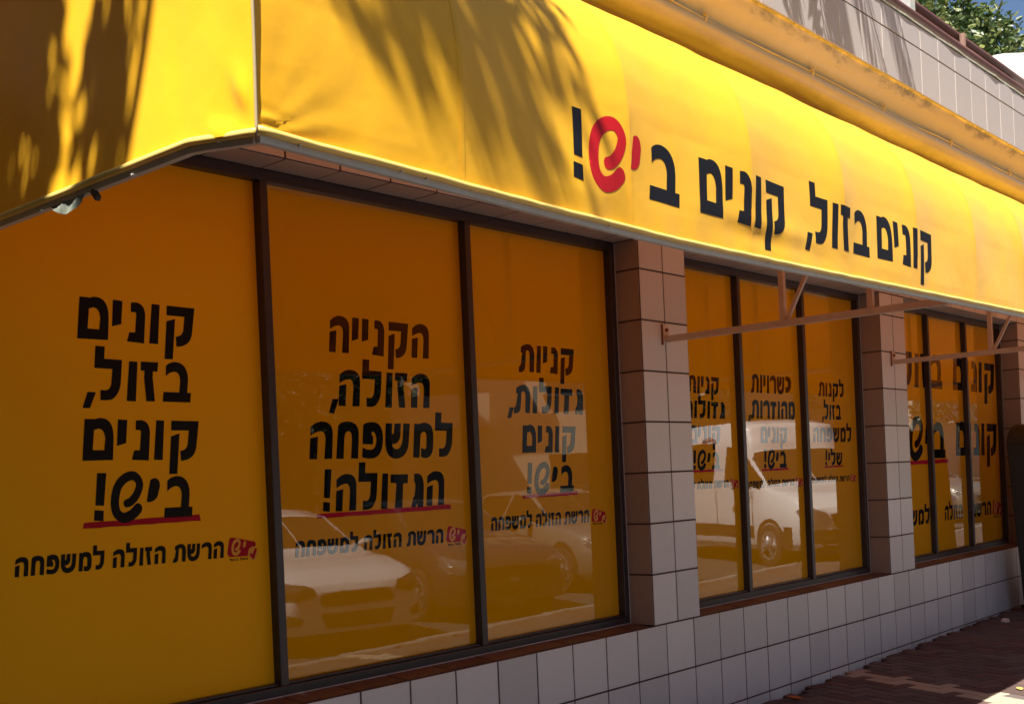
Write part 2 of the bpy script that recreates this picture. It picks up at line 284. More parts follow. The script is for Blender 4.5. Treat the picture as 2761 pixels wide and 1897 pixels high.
# kerb stones, each one a stone
kst = empty('kerb', (0, 0, 0)); tag(kst, kind='structure')
bm = bmesh.new(); bm_box(bm, 0.004, 0.996, KY - 0.15, KY - 0.004, -0.25, 0.0)
bmesh.ops.bevel(bm, geom=[e for e in bm.edges if all(v.co.z > -0.01 for v in e.verts)], offset=0.015, segments=1, affect='EDGES')
kme = from_bm('kerb_stone', bm)
for i in range(-6, 40):
    o = link('kerb_stone', kme, m_kerb, kst, (i, 0, groundz(i)))
# herringbone pavers
PW, PL = 0.10, 0.20
def paver_mesh(name):
    a, b, c, h = PL/2 - 0.0022, PW/2 - 0.0022, 0.004, 0.0
    vs = [(-a,-b,-0.03),(a,-b,-0.03),(a,b,-0.03),(-a,b,-0.03),(-a,-b,h-c),(a,-b,h-c),(a,b,h-c),(-a,b,h-c),(-a+c,-b+c,h),(a-c,-b+c,h),(a-c,b-c,h),(-a+c,b-c,h)]
    fs = [(0,1,5,4),(1,2,6,5),(2,3,7,6),(3,0,4,7),(4,5,9,8),(5,6,10,9),(6,7,11,10),(7,4,8,11),(8,9,10,11)]
    return vs, fs
pvs, pfs = paver_mesh('paver')
pmes = {}
for k, m_ in (('r', m_paver), ('g', m_paver_g), ('c', m_paver_c)):
    me = mesh('paver', pvs, pfs); me.materials.append(m_); pmes[k] = me
ROT = R(-20); ca, sa = math.cos(ROT), math.sin(ROT)
bricks = []
for i in range(-260, 420):
    for j in range(-120, 60):
        if (j % 2): pass
        bx, by = i, j
        # lattice (1,1),(4,0): keep pairs with (i - j) % 4 == 0
        if (i - j) % 4: continue
        for (cx, cy, rz) in ((bx + 1, by + .5, 0), (bx + .5, by + 2, 1)):
            X = cx * PW; Y = cy * PW
            x = 7.9 + ca * X - sa * Y; y = 3.4 + sa * X + ca * Y
            if -3.5 < x < 26 and KY + 0.06 < y < 3.84: bricks.append((x, y, ROT + rz * math.pi/2))
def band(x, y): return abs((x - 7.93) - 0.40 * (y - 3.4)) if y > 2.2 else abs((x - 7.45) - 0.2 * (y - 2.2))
vis = [b for b in bricks if 6.4 < b[0] < 12.3 and b[1] > 2.25 and (b[0] * 0.66 - b[1] * 0.75) < 60]
def inframe(b):
    p = Vector((b[0], b[1], groundz(b[0]))) - EYE; z = p.dot(fw)
    if z < 0.3: return False
    px_ = 1380 + FPX * p.dot(r2) / z; py_ = 1294.6 - FPX * p.dot(u2) / z
    return -20 < px_ < 2790 and py_ < 1915
near = sorted([b for b in bricks if inframe(b)], key=lambda b: b[0]**2 + b[1]**2)[:300]
ns = set(near)
def pick(b):
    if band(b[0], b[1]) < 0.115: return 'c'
    return 'g' if noise.noise(Vector((b[0]*1.7, b[1]*1.7, 3))) > 0.02 or random.random() < 0.15 else 'r'
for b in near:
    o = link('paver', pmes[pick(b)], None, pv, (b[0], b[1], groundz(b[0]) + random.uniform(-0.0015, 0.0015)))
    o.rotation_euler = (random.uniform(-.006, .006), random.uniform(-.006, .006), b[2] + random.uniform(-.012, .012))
vs, fs, mi = [], [], []
for b in bricks:
    if b in ns: continue
    c_, s_ = math.cos(b[2]), math.sin(b[2]); n0 = len(vs); z0 = groundz(b[0]) + random.uniform(-.002, .002)
    vs += [(b[0] + c_*v[0] - s_*v[1], b[1] + s_*v[0] + c_*v[1], z0 + v[2]) for v in pvs]
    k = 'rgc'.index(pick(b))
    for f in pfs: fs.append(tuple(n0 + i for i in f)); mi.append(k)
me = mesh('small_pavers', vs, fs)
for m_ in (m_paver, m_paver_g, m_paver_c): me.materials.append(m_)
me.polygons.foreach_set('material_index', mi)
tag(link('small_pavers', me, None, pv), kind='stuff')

# ------------------------------------------------------------------ the shop
D, YF, YG = 3.86, 4.03, 4.08          # wall face, window frame face, pane face
ZT, ZL = 0.610, 2.888                 # sill line, lintel line
shop = tag(empty('shop_building', (0, 0, 0)), 'tiled shop building with yellow film windows under the long yellow awning', 'shop')
XL, XR = -2.0, 20.0
OPEN = [(0.50, 5.61), (6.11, 8.98), (9.475, 12.36)]
TB = 0.0012                            # tile proud of body
# wall body: bands of masonry round the openings, one mesh
bm = bmesh.new()
bm_box(bm, XL, XR, D + TB, D + 0.5, -0.6, ZT - TB)
bm_box(bm, XL, XR, D + TB, D + 0.5, ZL + TB, 3.50)
xs = [XL] + [v for a, b in OPEN for v in (a - TB, b + TB)] + [XR]
for a, b in zip(xs[::2], xs[1::2]): bm_box(bm, a, b, D + TB, D + 0.5, ZT - TB, ZL + TB)
link('wall', from_bm('wall', bm), m_grout, shop)
box('upper_wall', XL, XR, D + TB, D + 0.5, 3.502, 4.12, m_plaster, shop)
bm = bmesh.new(); bm_box(bm, XL, XR, 3.60 + TB, 3.95, 4.505, 5.06); link('parapet', from_bm('parapet', bm), m_pgrout, shop)
bm = bmesh.new(); bm_box(bm, XL, XR, 3.95, 9.0, 4.4, 4.75); link('roof_slab', from_bm('roof_slab', bm), m_coping, shop)
tile_cache = {}
def tile(name, origin, ux, uz, nrm, w_, h_, m, th=0.008, par=None):
    """one tile: origin at its lower left, ux / uz its edges' directions, nrm outwards"""
    key = (name, round(w_, 3), round(h_, 3), m.name)
    if key not in tile_cache:
        a, b, c = w_/2 - 0.0050, h_/2 - 0.0050, 0.0016
        vs = [(-a,0,-b),(a,0,-b),(a,0,b),(-a,0,b),(-a,-th+c,-b),(a,-th+c,-b),(a,-th+c,b),(-a,-th+c,b),(-a+c,-th,-b+c),(a-c,-th,-b+c),(a-c,-th,b-c),(-a+c,-th,b-c)]
        fs = [(0,1,5,4),(1,2,6,5),(2,3,7,6),(3,0,4,7),(4,5,9,8),(5,6,10,9),(6,7,11,10),(7,4,8,11),(8,9,10,11)]
        me = mesh(name, vs, fs); me.materials.append(m); tile_cache[key] = me
    o = bpy.data.objects.new(name, tile_cache[key]); C.objects.link(o); o.parent = par or shop
    ux, uz, nrm = Vector(ux), Vector(uz), Vector(nrm)
    c0 = Vector(origin) + ux * w_/2 + uz * h_/2 - nrm * (th - 0.002 + random.uniform(0, 0.0012))
    jt = Matrix.Rotation(random.uniform(-.0025, .0025), 4, 'X') @ Matrix.Rotation(random.uniform(-.0025, .0025), 4, 'Z')
    Mx = Matrix((ux, -nrm, uz)).transposed().to_4x4() @ jt; Mx.translation = c0
    o.matrix_local = Mx
    return o
X_, Z_, NY = (1, 0, 0), (0, 0, 1), (0, -1, 0)
X0 = 3.3332
for i in range(-7, 56):               # base wall
    x = X0 + 0.3 * i
    for j in (-1, -2, -3):
        if j == -3 and groundz(x) > 0.02: continue
        tile('base_tile', (x, D, ZT + 0.3 * j), X_, Z_, NY, 0.3, 0.3, m_tile)
def rows(z0, z1):
    z = z0; out = []
    while z < z1 - 0.02: out.append((z, min(0.3, z1 - z))); z += 0.3
    return out
piers = [(5.61, 6.11), (8.98, 9.475), (12.36, 12.86)]
for a, b in piers:
    hw = (b - a) / 2
    for z, h in rows(ZT, ZL):
        for k in range(2): tile('pier_tile', (a + hw * k, D, z), X_, Z_, NY, hw, h, m_tile)
for x in [12.86 + 0.3 * i for i in range(23)]:
    for z, h in rows(ZT, ZL): tile('pier_tile', (x, D, z), X_, Z_, NY, 0.3, h, m_tile)
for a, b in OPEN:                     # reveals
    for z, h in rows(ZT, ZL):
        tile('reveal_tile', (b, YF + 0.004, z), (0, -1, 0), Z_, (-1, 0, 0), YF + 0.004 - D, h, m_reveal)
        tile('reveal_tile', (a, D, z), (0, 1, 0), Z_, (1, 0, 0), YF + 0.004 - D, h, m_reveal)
XS = 3.0501
for i in range(-8, 56):
    x = XS + 0.3 * i
    tile('lintel_tile', (x, D, ZL), X_, Z_, NY, 0.3, 0.3, m_tile)
    tile('lintel_tile', (x, D, ZL + 0.3), X_, Z_, NY, 0.3, 0.3, m_tile)
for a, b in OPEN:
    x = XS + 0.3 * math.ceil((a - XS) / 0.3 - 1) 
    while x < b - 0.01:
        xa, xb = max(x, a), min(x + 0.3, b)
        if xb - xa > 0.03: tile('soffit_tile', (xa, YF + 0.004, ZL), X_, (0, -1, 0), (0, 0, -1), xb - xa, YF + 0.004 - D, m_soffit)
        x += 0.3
    x = X0 + 0.3 * math.floor((a - X0) / 0.3)
    while x < b - 0.01:
        xa, xb = max(x, a), min(x + 0.3, b)
        if xb - xa > 0.03:
            tile('sill_tile', (xa, D + 0.002, ZT - 0.004), X_, Vector((0, 1, 0.07)).normalized(), Vector((0, -0.07, 1)).normalized(), xb - xa, YF + 0.004 - D, m_sill)
        x += 0.3
for i in range(-22, 27):              # parapet face
    x = 9.794 + 0.381 * i
    tile('parapet_tile', (x, 3.60, 4.505), X_, Z_, NY, 0.381, 0.370, m_parapet, 0.010)
    tile('parapet_tile', (x + 0.0, 3.60, 4.875), X_, Z_, NY, 0.381, 0.190, m_parapet, 0.010)
# dark run joint between the two parapet courses
box('parapet_joint', XL, XR, 3.5985, 3.612, 4.8725, 4.8785, m_grout, shop)
# coping with ragged mortar edge
vs, fs = [], []
N = 220
for i in range(N + 1):
    x = XL + (XR - XL) * i / N; q = 0.012 * noise.noise(Vector((x * 3, 0, 0))) + 0.006 * noise.noise(Vector((x * 14, 5, 0)))
    vs += [(x, 3.592 + q, 5.065), (x, 3.590 + q, 5.082), (x, 3.606 + q, 5.094 + q), (x, 3.95, 5.100)]
for i in range(N):
    for k in range(3): fs.append((4*i+k, 4*i+4+k, 4*i+5+k, 4*i+1+k))
link('coping', mesh('coping', vs, fs), m_coping, shop)
# cornice: cove under the parapet, crease, roll and dark underside
prof = [(3.605,4.503),(3.622,4.490),(3.650,4.440),(3.690,4.385),(3.715,4.335),(3.722,4.305),(3.716,4.298),(3.700,4.288),(3.690,4.265),(3.690,4.235),(3.705,4.200),(3.735,4.165),(3.775,4.138),(3.82,4.120),(3.866,4.112)]
def smoothp(p, n=3):
    out = []
    for i in range(len(p) - 1):
        p0 = p[max(i-1, 0)]; p1 = p[i]; p2 = p[i+1]; p3 = p[min(i+2, len(p)-1)]
        for k in range(n):
            t = k / n; out.append(tuple(0.5 * ((2*p1[a]) + (-p0[a]+p2[a])*t + (2*p0[a]-5*p1[a]+4*p2[a]-p3[a])*t*t + (-p0[a]+3*p1[a]-3*p2[a]+p3[a])*t**3) for a in (0, 1)))
    return out + [p[-1]]
pf = smoothp(prof); vs, fs = [], []
N = 260
for i in range(N + 1):
    x = XL + (XR - XL) * i / N
    for k, (y, z) in enumerate(pf):
        q = 0.004 * noise.noise(Vector((x * 1.3, z * 5, 1))) + 0.0015 * noise.noise(Vector((x * 9, z * 20, 2)))
        if k < 3: q += 0.004 * noise.noise(Vector((x * 22, k, 9)))
        vs.append((x, y - q, z + q * 0.5))
n_ = len(pf)
for i in range(N):
    for k in range(n_ - 1): fs.append((i*n_+k, (i+1)*n_+k, (i+1)*n_+k+1, i*n_+k+1))
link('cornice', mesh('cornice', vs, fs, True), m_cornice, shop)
# conduit clipped in the crease
cp = [(x * 0.5, 3.700 + 0.004 * math.sin(x * 2.1), 4.296 + 0.008 * math.sin(x * 1.3) - 0.004) for x in range(-4, 40)]
cd = tube('conduit', cp, 0.007, m_cable, shop, 6)
for x in (4.9, 6.2, 7.62, 8.83, 10.25, 11.8):
    bm = bmesh.new(); bm_tube(bm, [(x, 3.70 - 0.02, 4.315), (x, 3.675, 4.296), (x, 3.685, 4.272), (x + .004, 3.70, 4.262)], 0.006, 5)
    bm_box(bm, x - .012, x + .012, 3.672, 3.70, 4.30, 4.318)
    link('clip', from_bm('clip', bm), m_cable, cd)

# ------------------------------------------------------------------ lettering
SP = 0.085
def quad_pts(ct, n=7):
    out = []; L = len(ct)
    for i, p in enumerate(ct):
        if len(p) == 3:
            a = ct[i-1]; b = ct[(i+1) % L]
            for k in range(1, n):
                t = k / n; out.append(((1-t)**2*a[0] + 2*t*(1-t)*p[0] + t*t*b[0], (1-t)**2*a[1] + 2*t*(1-t)*p[1] + t*t*b[1]))
        else: out.append((p[0], p[1]))
    return out
def stroke(pts, w0, w1):
    """thick open stroke with round ends, as one outline"""
    P = []
    q = [pts[0]] + list(pts) + [pts[-1]]
    for i in range(1, len(q) - 2):
        for k in range(5):
            t = k / 5; P.append(tuple(0.5*((2*q[i][a]) + (-q[i-1][a]+q[i+1][a])*t + (2*q[i-1][a]-5*q[i][a]+4*q[i+1][a]-q[i+2][a])*t*t + (-q[i-1][a]+3*q[i][a]-3*q[i+1][a]+q[i+2][a])*t**3) for a in (0, 1)))
    P.append(pts[-1]); n = len(P); Lf, Rt = [], []
    for i in range(n):
        a = P[max(i-1, 0)]; b = P[min(i+1, n-1)]; d = math.hypot(b[0]-a[0], b[1]-a[1]) or 1
        nx, ny = -(b[1]-a[1])/d, (b[0]-a[0])/d; w_ = (w0 + (w1-w0)*i/(n-1)) / 2
        Lf.append((P[i][0]+nx*w_, P[i][1]+ny*w_)); Rt.append((P[i][0]-nx*w_, P[i][1]-ny*w_))
    def cap(c, frm, w_):
        a0 = math.atan2(frm[1]-c[1], frm[0]-c[0]); return [(c[0]+w_*math.cos(a0-math.pi*k/6), c[1]+w_*math.sin(a0-math.pi*k/6)) for k in range(1, 6)]
    return Lf + cap(P[-1], Lf[-1], w1/2) + Rt[::-1] + cap(P[0], Rt[0], w0/2)
GL = {c: [quad_pts(ct) for ct in v] for c, v in GLYPH.items()}
GL['s'] = [stroke(SHIN, 0.26, 0.20)]
GL['ר'] = [GL['ה'][0]]
HOLED = {'ם'}
def gw(c):
    xs = [p[0] for ct in GL[c] for p in ct]; return min(xs), max(xs)
def layout(text):
    """right to left; returns [(glyph, x offset)], width; the line's left end is 0"""
    pos = []; x = 0.0
    for c in text:
        if c == ' ': x -= 0.40; continue
        a, b = gw(c); 
        if c == ',': x += 0.10
        x -= (b - a); pos.append((c, x - a)); x -= SP
    x += SP
    return [(c, p - x) for c, p in pos], -x
def bm_text(bm, text, xl, xr, zb, h, only=None):
    pos, W_ = layout(text); sx = (xr - xl) / W_
    for c, off in pos:
        if only and c not in only: continue
        cts = [[(xl + (p[0] + off) * sx, zb + p[1] * h) for p in ct] for ct in GL[c]]
        groups = [cts] if c in HOLED else [[ct] for ct in cts]
        for g in groups:
            flat = [p for ct in g for p in ct]
            vv = [bm.verts.new((p[0], 0, p[1])) for p in flat]
            for t in tessellate_polygon([[Vector((p[0], p[1], 0)) for p in ct] for ct in g]):
                try: bm.faces.new([vv[i] for i in t])
                except ValueError: pass
def flat_print(name, bm, y, m, parent, thick=0.0006):
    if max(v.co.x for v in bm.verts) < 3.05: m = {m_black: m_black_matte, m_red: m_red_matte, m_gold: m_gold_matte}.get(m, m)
    for v in bm.verts: v.co.y = y
    for f in bm.faces:
        f.normal_update()
        if f.normal.y > 0: f.normal_flip()
    me = bpy.data.meshes.new(name); bm.to_mesh(me); bm.free()
    return link(name, me, m, parent)
def words_on(parent, text, xl, xr, zb, h, y=YG - 0.0012, m=None, name='lettering'):
    bm = bmesh.new(); bm_text(bm, text, xl, xr, zb, h); return flat_print(name, bm, y, m or m_black, parent)
def poly_on(parent, pts, y, m, name):
    bm = bmesh.new(); vv = [bm.verts.new((p[0], 0, p[1])) for p in pts]
    for t in tessellate_polygon([[Vector((p[0], p[1], 0)) for p in pts]]): bm.faces.new([vv[i] for i in t])
    return flat_print(name, bm, y, m, parent)
def underline(parent, xl, xr, z, t):
    n = 14; top = []; bot = []
    for i in range(n + 1):
        u = i / n; x = xl + (xr - xl) * u
        top.append((x + (0.006 if i == 0 else 0), z + 0.02 * t + t * (0.9 + 0.25 * u) + 0.001 * math.sin(i)))
        bot.append((x, z + t * (0.0 + 0.12 * u) + 0.001 * math.cos(i * 2)))
    top[-1] = (xr - 0.006, top[-1][1]); bot[-1] = (xr - 0.001, bot[-1][1])
    poly_on(parent, bot + top[::-1], YG - 0.0008, m_red, 'underline')
def logo(parent, x0, zb, h, sx=1.0):
    S = lambda pts: [(x0 + p[0] * h * sx, zb + p[1] * h) for p in pts]
    lg = poly_on(parent, S(quad_pts(LOGO['red'])), YG - 0.0008, m_red, 'logo')
    bm = bmesh.new(); bm_text(bm, 's', x0 + 0.30*h*sx, x0 + 0.98*h*sx, zb + 0.10*h, 0.82*h)
    bm_text(bm, 'y', x0 + 1.12*h*sx, x0 + 1.37*h*sx, zb + 0.22*h, 0.68*h)
    for v in bm.verts: v.co.y = YG - 0.0014
    flat_print('emblem', bm, YG - 0.0014, m_gold, lg)
    cx, cz = x0 + 1.83*h*sx, zb + 0.10*h
    poly_on(lg, [(cx + 0.36*h*sx*math.cos(a*R(20)), cz + 0.42*h*math.sin(a*R(20))) for a in range(18)], YG - 0.0014, m_gold, 'disc')
    poly_on(lg, S(LOGO['check']), YG - 0.0020, m_red, 'tick')
    bm = bmesh.new(); bm_text(bm, 'הכל בזול', x0 + 0.13*h*sx, x0 + 1.45*h*sx, zb - 0.24*h, 0.13*h)
    flat_print('strapline', bm, YG - 0.0014, m_black, lg)
TAG = 'הרשת הזולה למשפחה'
# window: frame, mullions, panes, print
def window(a, b, mull, label):
    w_ = empty('window', (0, 0, 0), 0, shop); w_['label'] = label
    fw_ = 0.040
    zb, zt = ZT + 0.012, ZL - 0.003
    def rail(name, x0, x1, z0, z1, y0=YF, y1=YG + 0.02): box(name, x0, x1, y0, y1, z0, z1, m_frame, w_, 0.0025)
    rail('frame_rail', a + .004, b - .004, zt - 0.048, zt); rail('frame_rail', a + .004, b - .004, zb, zb + 0.040)
    # stepped glazing bead in front of the bottom rail
    rail('glazing_bead', a + fw_, b - fw_, zb + 0.0405, zb + 0.052, YF + 0.018, YG + 0.01)
    rail('jamb', a + .004, a + fw_, zb + 0.0402, zt - 0.0482); rail('jamb', b - fw_ - .004, b - .004, zb + 0.0402, zt - 0.0482)
    for x in mull: rail('mullion', x - 0.021, x + 0.021, zb + 0.0402, zt - 0.0482, YF + 0.0015)
    xs_ = [a + fw_] + list(mull) + [b - fw_]
    for k in range(len(xs_) - 1):
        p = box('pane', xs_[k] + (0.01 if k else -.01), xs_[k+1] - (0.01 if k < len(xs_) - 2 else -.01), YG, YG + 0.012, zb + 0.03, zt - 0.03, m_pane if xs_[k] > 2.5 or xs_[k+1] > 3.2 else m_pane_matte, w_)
        p.rotation_euler = (0, 0, 0)
    bm = bmesh.new(); bm_box(bm, a + .001, b - .001, YF - 0.005, YF + 0.0, zb - 0.008, zb + 0.001); bm_box(bm, b - .0045, b - .0005, YF - 0.004, YF + 0.001, zb, zt)
    link('sealant', from_bm('sealant', bm), m_seal, w_)
    return w_
w1 = window(*OPEN[0], (1.78, 3.062, 4.338), 'nearest and widest shop window, its slogans largest')
w2 = window(*OPEN[1], (7.055, 8.0), 'middle shop window with the white van mirrored in it')
w3 = window(*OPEN[2], (10.43, 11.375), 'farthest shop window with one slogan running behind its mullions')
W = words_on
# first window
W(w1, 'קונים', 2.204, 2.722, 2.107, .158); W(w1, 'בזול,', 2.213, 2.688, 1.876, .156); W(w1, 'קונים', 2.203, 2.719, 1.645, .157)
W(w1, 'בys!', 2.239, 2.672, 1.412, .160); underline(w1, 2.192, 2.709, 1.390, .024); W(w1, TAG, 1.924, 2.814, 1.232, .070); logo(w1, 2.829, 1.232, .070)
W(w1, 'הקנייה', 3.425, 4.072, 2.122, .168); W(w1, 'הזולה,', 3.408, 4.063, 1.876, .168); W(w1, 'למשפחה', 3.284, 4.214, 1.634, .168)
W(w1, 'הגדולה!', 3.348, 4.135, 1.393, .168); underline(w1, 3.311, 4.177, 1.368, .022); W(w1, TAG, 3.182, 4.112, 1.204, .070); logo(w1, 4.132, 1.203, .070)
W(w1, 'קניות', 4.746, 5.240, 2.089, .149); W(w1, 'גדולות,', 4.637, 5.307, 1.864, .149); W(w1, 'קונים', 4.745, 5.225, 1.646, .149)
W(w1, 'בys!', 4.770, 5.184, 1.420, .148); underline(w1, 4.728, 5.221, 1.400, .019); W(w1, TAG, 4.468, 5.316, 1.239, .072); logo(w1, 5.338, 1.238, .066)
# second window
W(w2, 'קניות', 6.420, 6.824, 2.020, .115); W(w2, 'גדולות,', 6.31, 6.885, 1.856, .116); W(w2, 'קונים', 6.420, 6.816, 1.688, .116)
W(w2, 'בys!', 6.45, 6.788, 1.515, .112); underline(w2, 6.41, 6.83, 1.498, .016); W(w2, TAG, 6.19, 6.893, 1.388, .050); logo(w2, 6.91, 1.388, .052)
W(w2, 'כשרויות', 7.250, 7.852, 2.045, .130); W(w2, 'מהודרות,', 7.191, 7.891, 1.862, .130); W(w2, 'קונים', 7.359, 7.759, 1.686, .116)
W(w2, 'בys!', 7.389, 7.725, 1.505, .118); underline(w2, 7.354, 7.753, 1.486, .016); W(w2, TAG, 7.120, 7.836, 1.369, .051); logo(w2, 7.853, 1.369, .054)
W(w2, 'לקנות', 8.287, 8.735, 2.047, .108); W(w2, 'בזול,', 8.327, 8.664, 1.866, .116); W(w2, 'למשפחה', 8.172, 8.840, 1.690, .114)
W(w2, 'שלי!', 8.352, 8.657, 1.508, .100); underline(w2, 8.33, 8.67, 1.490, .014); W(w2, TAG, 8.100, 8.769, 1.376, .044); logo(w2, 8.786, 1.376, .050)
# third window, one slogan across all panes
W(w3, 'קונים', 11.107, 12.287, 2.176, .305); W(w3, 'בזול,', 9.75, 10.847, 2.176, .305); W(w3, 'קונים', 11.112, 12.281, 1.544, .320); W(w3, 'בys!', 9.82, 10.845, 1.530, .325)
underline(w3, 9.62, 10.916, 1.480, .036); W(w3, 'הרשת', 11.43, 12.008, .940, .135); W(w3, 'הזולה', 10.754, 11.214, .946, .134)
W(w3, 'למשפחה', 9.53, 10.398, .944, .134); logo(w3, 12.055, .935, .128, 0.95)

# ------------------------------------------------------------------ the awning
AX0, AX1, BAY = 1.585, 19.4, 0.772
PF = smoothp([(2.102,2.285),(2.100,2.36),(2.097,2.48),(2.096,2.60),(2.101,2.70),(2.120,2.81),(2.172,2.935),(2.285,3.065),(2.45,3.185),(2.72,3.325),(3.1,3.48),(3.5,3.60),(3.86,3.68)], 6)
def prof_at(z):
    for i in range(len(PF) - 1):
        if PF[i][1] <= z <= PF[i+1][1]:
            t = (z - PF[i][1]) / (PF[i+1][1] - PF[i][1] + 1e-9); return PF[i][0] + (PF[i+1][0] - PF[i][0]) * t
    return PF[0][0]
def hem_z(x):
    T_ = [(1.585, 2.303), (1.75, 2.297), (2.0, 2.294), (2.55, 2.281), (3.3, 2.272), (4.3, 2.281), (5.66, 2.300), (6.9, 2.316), (9, 2.33), (20, 2.34)]
    for (a, za), (b, zb) in zip(T_, T_[1:]):
        if x <= b: return za + (zb - za) * (x - a) / (b - a)
    return 2.34
def rib_u(x):
    t = (x - 3.03) / BAY
    if x < AX0 + 0.0: t = (AX0 - 3.03) / BAY
    lo = math.floor(t)
    if lo < -2: lo = -2
    return t - lo
def depth(x, z):
    """how far the cloth lies behind the ribs' profile: sags between ribs, puckers and folds"""
    u = min(max(rib_u(x), 0), 1); ramp = min(max((z - 2.36) / 0.28, 0), 1)
    s = 0.019 * ramp * (1 - 0.80 * min(max((z - 2.80) / 0.30, 0), 1)) * 4 * u * (1 - u)
    s += 0.0035 * noise.noise(Vector((x * 4.5, z * 3, 0))) + 0.0008 * noise.noise(Vector((x * 9, z * 7, 4)))
    hz = max(0, 1 - (z - 2.29) / 0.16)
    s += hz * (0.006 * noise.noise(Vector((x * 7, 0, 8))) + 0.0015 * noise.noise(Vector((x * 11, 0, 3))))
    # long slack fold above the hem in the fourth bay, and one diagonal to its right
    zc = 2.355 - 0.012 * (x - 3.9); s += 0.005 * math.exp(-((z - zc) / 0.035) ** 2) * math.exp(-((x - 3.95) / 0.42) ** 2)
    s -= 0.003 * math.exp(-((z - zc - 0.06) / 0.035) ** 2) * math.exp(-((x - 3.9) / 0.42) ** 2)
    s += 0.0022 * math.sin(x * 5.2 + z * 9 + 2.2 * noise.noise(Vector((x * 1.5, z * 2, 6)))) * min(max((2.75 - z) / .3, 0), 1)
    # puckers gathered to the corner
    if x < 2.2:
        dx, dz = x - AX0, z - 2.30; rr = math.hypot(dx, dz); an = math.atan2(dz, dx)
        s += 0.004 * math.sin(an * 17) * math.exp(-rr / 0.13)
    return s
awn = tag(empty('awning', (AX0, D, 2.3)), 'long yellow dome awning lettered in black and red over the shop windows', 'awning')
def A(o): o.location = (o.location.x - AX0, o.location.y - D, o.location.z - 2.3); return o
arc = [0.0]
for i in range(1, len(PF)): arc.append(arc[-1] + math.hypot(PF[i][0]-PF[i-1][0], PF[i][1]-PF[i-1][1]))
def canopy_panel(x0, x1):
    nx = max(int((x1 - x0) / 0.024), 4); vs, fs = [], []; NP = len(PF)
    sub = 2
    P2 = []
    for i in range(NP - 1):
        for k in range(sub): t = k / sub; P2.append((PF[i][0]+(PF[i+1][0]-PF[i][0])*t, PF[i][1]+(PF[i+1][1]-PF[i][1])*t))
    P2.append(PF[-1]); n = len(P2)
    for i in range(nx + 1):
        x = x0 + (x1 - x0) * i / nx; hz = hem_z(x)
        for k in range(n):
            y, z = P2[k]; zz = z if z > 2.5 else hz + (z - 2.285) * (2.5 - hz) / (2.5 - 2.285)
            a = P2[max(k-1, 0)]; b = P2[min(k+1, n-1)]; d = math.hypot(b[0]-a[0], b[1]-a[1])
            ny, nz = -(b[1]-a[1])/d, (b[0]-a[0])/d
            e = 1e-5; xx = min(max(x, x0 + e), x1 - e)
            s = depth(xx, zz)
            vs.append((x, y - ny * s, zz - nz * s))
    for i in range(nx):
        for k in range(n - 1): fs.append((i*n+k, (i+1)*n+k, (i+1)*n+k+1, i*n+k+1))
    return A(link('canopy_panel', mesh('canopy_panel', vs, fs, True), m_canvas, awn))
ribs = [3.03 + BAY * k for k in range(-1, 22)]
edges_ = [AX0] + [r for r in ribs if r > AX0 + 0.3 and r < AX1] + [AX1]
for a, b in zip(edges_, edges_[1:]): canopy_panel(a, b)
# welded seams lying on the ribs, a flat overlap that follows the cloth
for r in edges_[1:-1]:
    vs, fs = [], []
    for k, (y, z) in enumerate(PF[:-4]):
        a, c = PF[max(k-1, 0)], PF[k+1]; d = math.hypot(c[0]-a[0], c[1]-a[1]); ny, nz = -(c[1]-a[1])/d, (c[0]-a[0])/d
        zz = z if z > 2.5 else hem_z(r) + (z - 2.285) * (2.5 - hem_z(r)) / (2.5 - 2.285)
        for dx in (-0.014, 0.0, 0.004):
            s = depth(r + dx, zz) - 0.0010; vs.append((r + dx, y - ny * s, zz - nz * s))
    for k in range(len(PF) - 5):
        for j in (0, 1): fs.append((k*3+j, k*3+j+1, k*3+j+4, k*3+j+3))
    A(link('seam', mesh('seam', vs, fs, True), m_canvas, awn))
# end panel (faces the near street end)
def side_panel(x, sgn, name):
    vs, fs = [], []; ny, nz = 60, 46
    for i in range(ny + 1):
        y = 2.099 + (3.86 - 2.099) * (i / ny) ** 1.15
        # height of profile at this y
        zt = next((PF[k][1] + (PF[k+1][1]-PF[k][1]) * (y - PF[k][0]) / (PF[k+1][0]-PF[k][0] + 1e-9) for k in range(len(PF)//3, len(PF)-1) if PF[k][0] <= y <= PF[k+1][0] and PF[k][1] > 2.61), PF[-1][1])
        if y < 2.115: zt = 2.86
        zb = 2.303 + 0.035 * min((y - 2.115) / 0.25, 1)
        for k in range(nz + 1):
            v = k / nz; z = zb + (zt - zb) * v
            yy = y
            if i == 0: yy = prof_at(z)
            elif y < 2.2: yy = max(y, prof_at(z) + 0.02 * (y - 2.115))
            q = 0.018 * math.sin(math.pi * min((yy - 2.1) / 1.6, 1)) * math.sin(math.pi * min(v * 1.2, 1)) + 0.006 * noise.noise(Vector((yy * 5, z * 2.2, 7))) + 0.002 * noise.noise(Vector((yy * 16, z * 7, 1)))
            q *= min((yy - 2.08) / 0.05, 1)
            rr = math.hypot(yy - 2.12, z - 2.30); an = math.atan2(z - 2.30, yy - 2.12)
            q -= 0.012 * math.exp(-((rr - 0.11) / 0.05) ** 2) * max(0, math.sin(an * 6)) 
            vs.append((x - sgn * (-q), yy, z))
    for i in range(ny):
        for k in range(nz): fs.append((i*(nz+1)+k, (i+1)*(nz+1)+k, (i+1)*(nz+1)+k+1, i*(nz+1)+k+1))
    return A(link(name, mesh(name, vs, fs, True), m_canvas, awn))
side_panel(AX0, 1, 'end_panel')
side_panel(AX1, -1, 'end_panel')
# piping on the corner edge
A(tube('corner_piping', [(AX0 - 0.003, y - 0.003, z) for y, z in PF[1::2] if z < 3.5], 0.0042, m_cord, awn, 8))
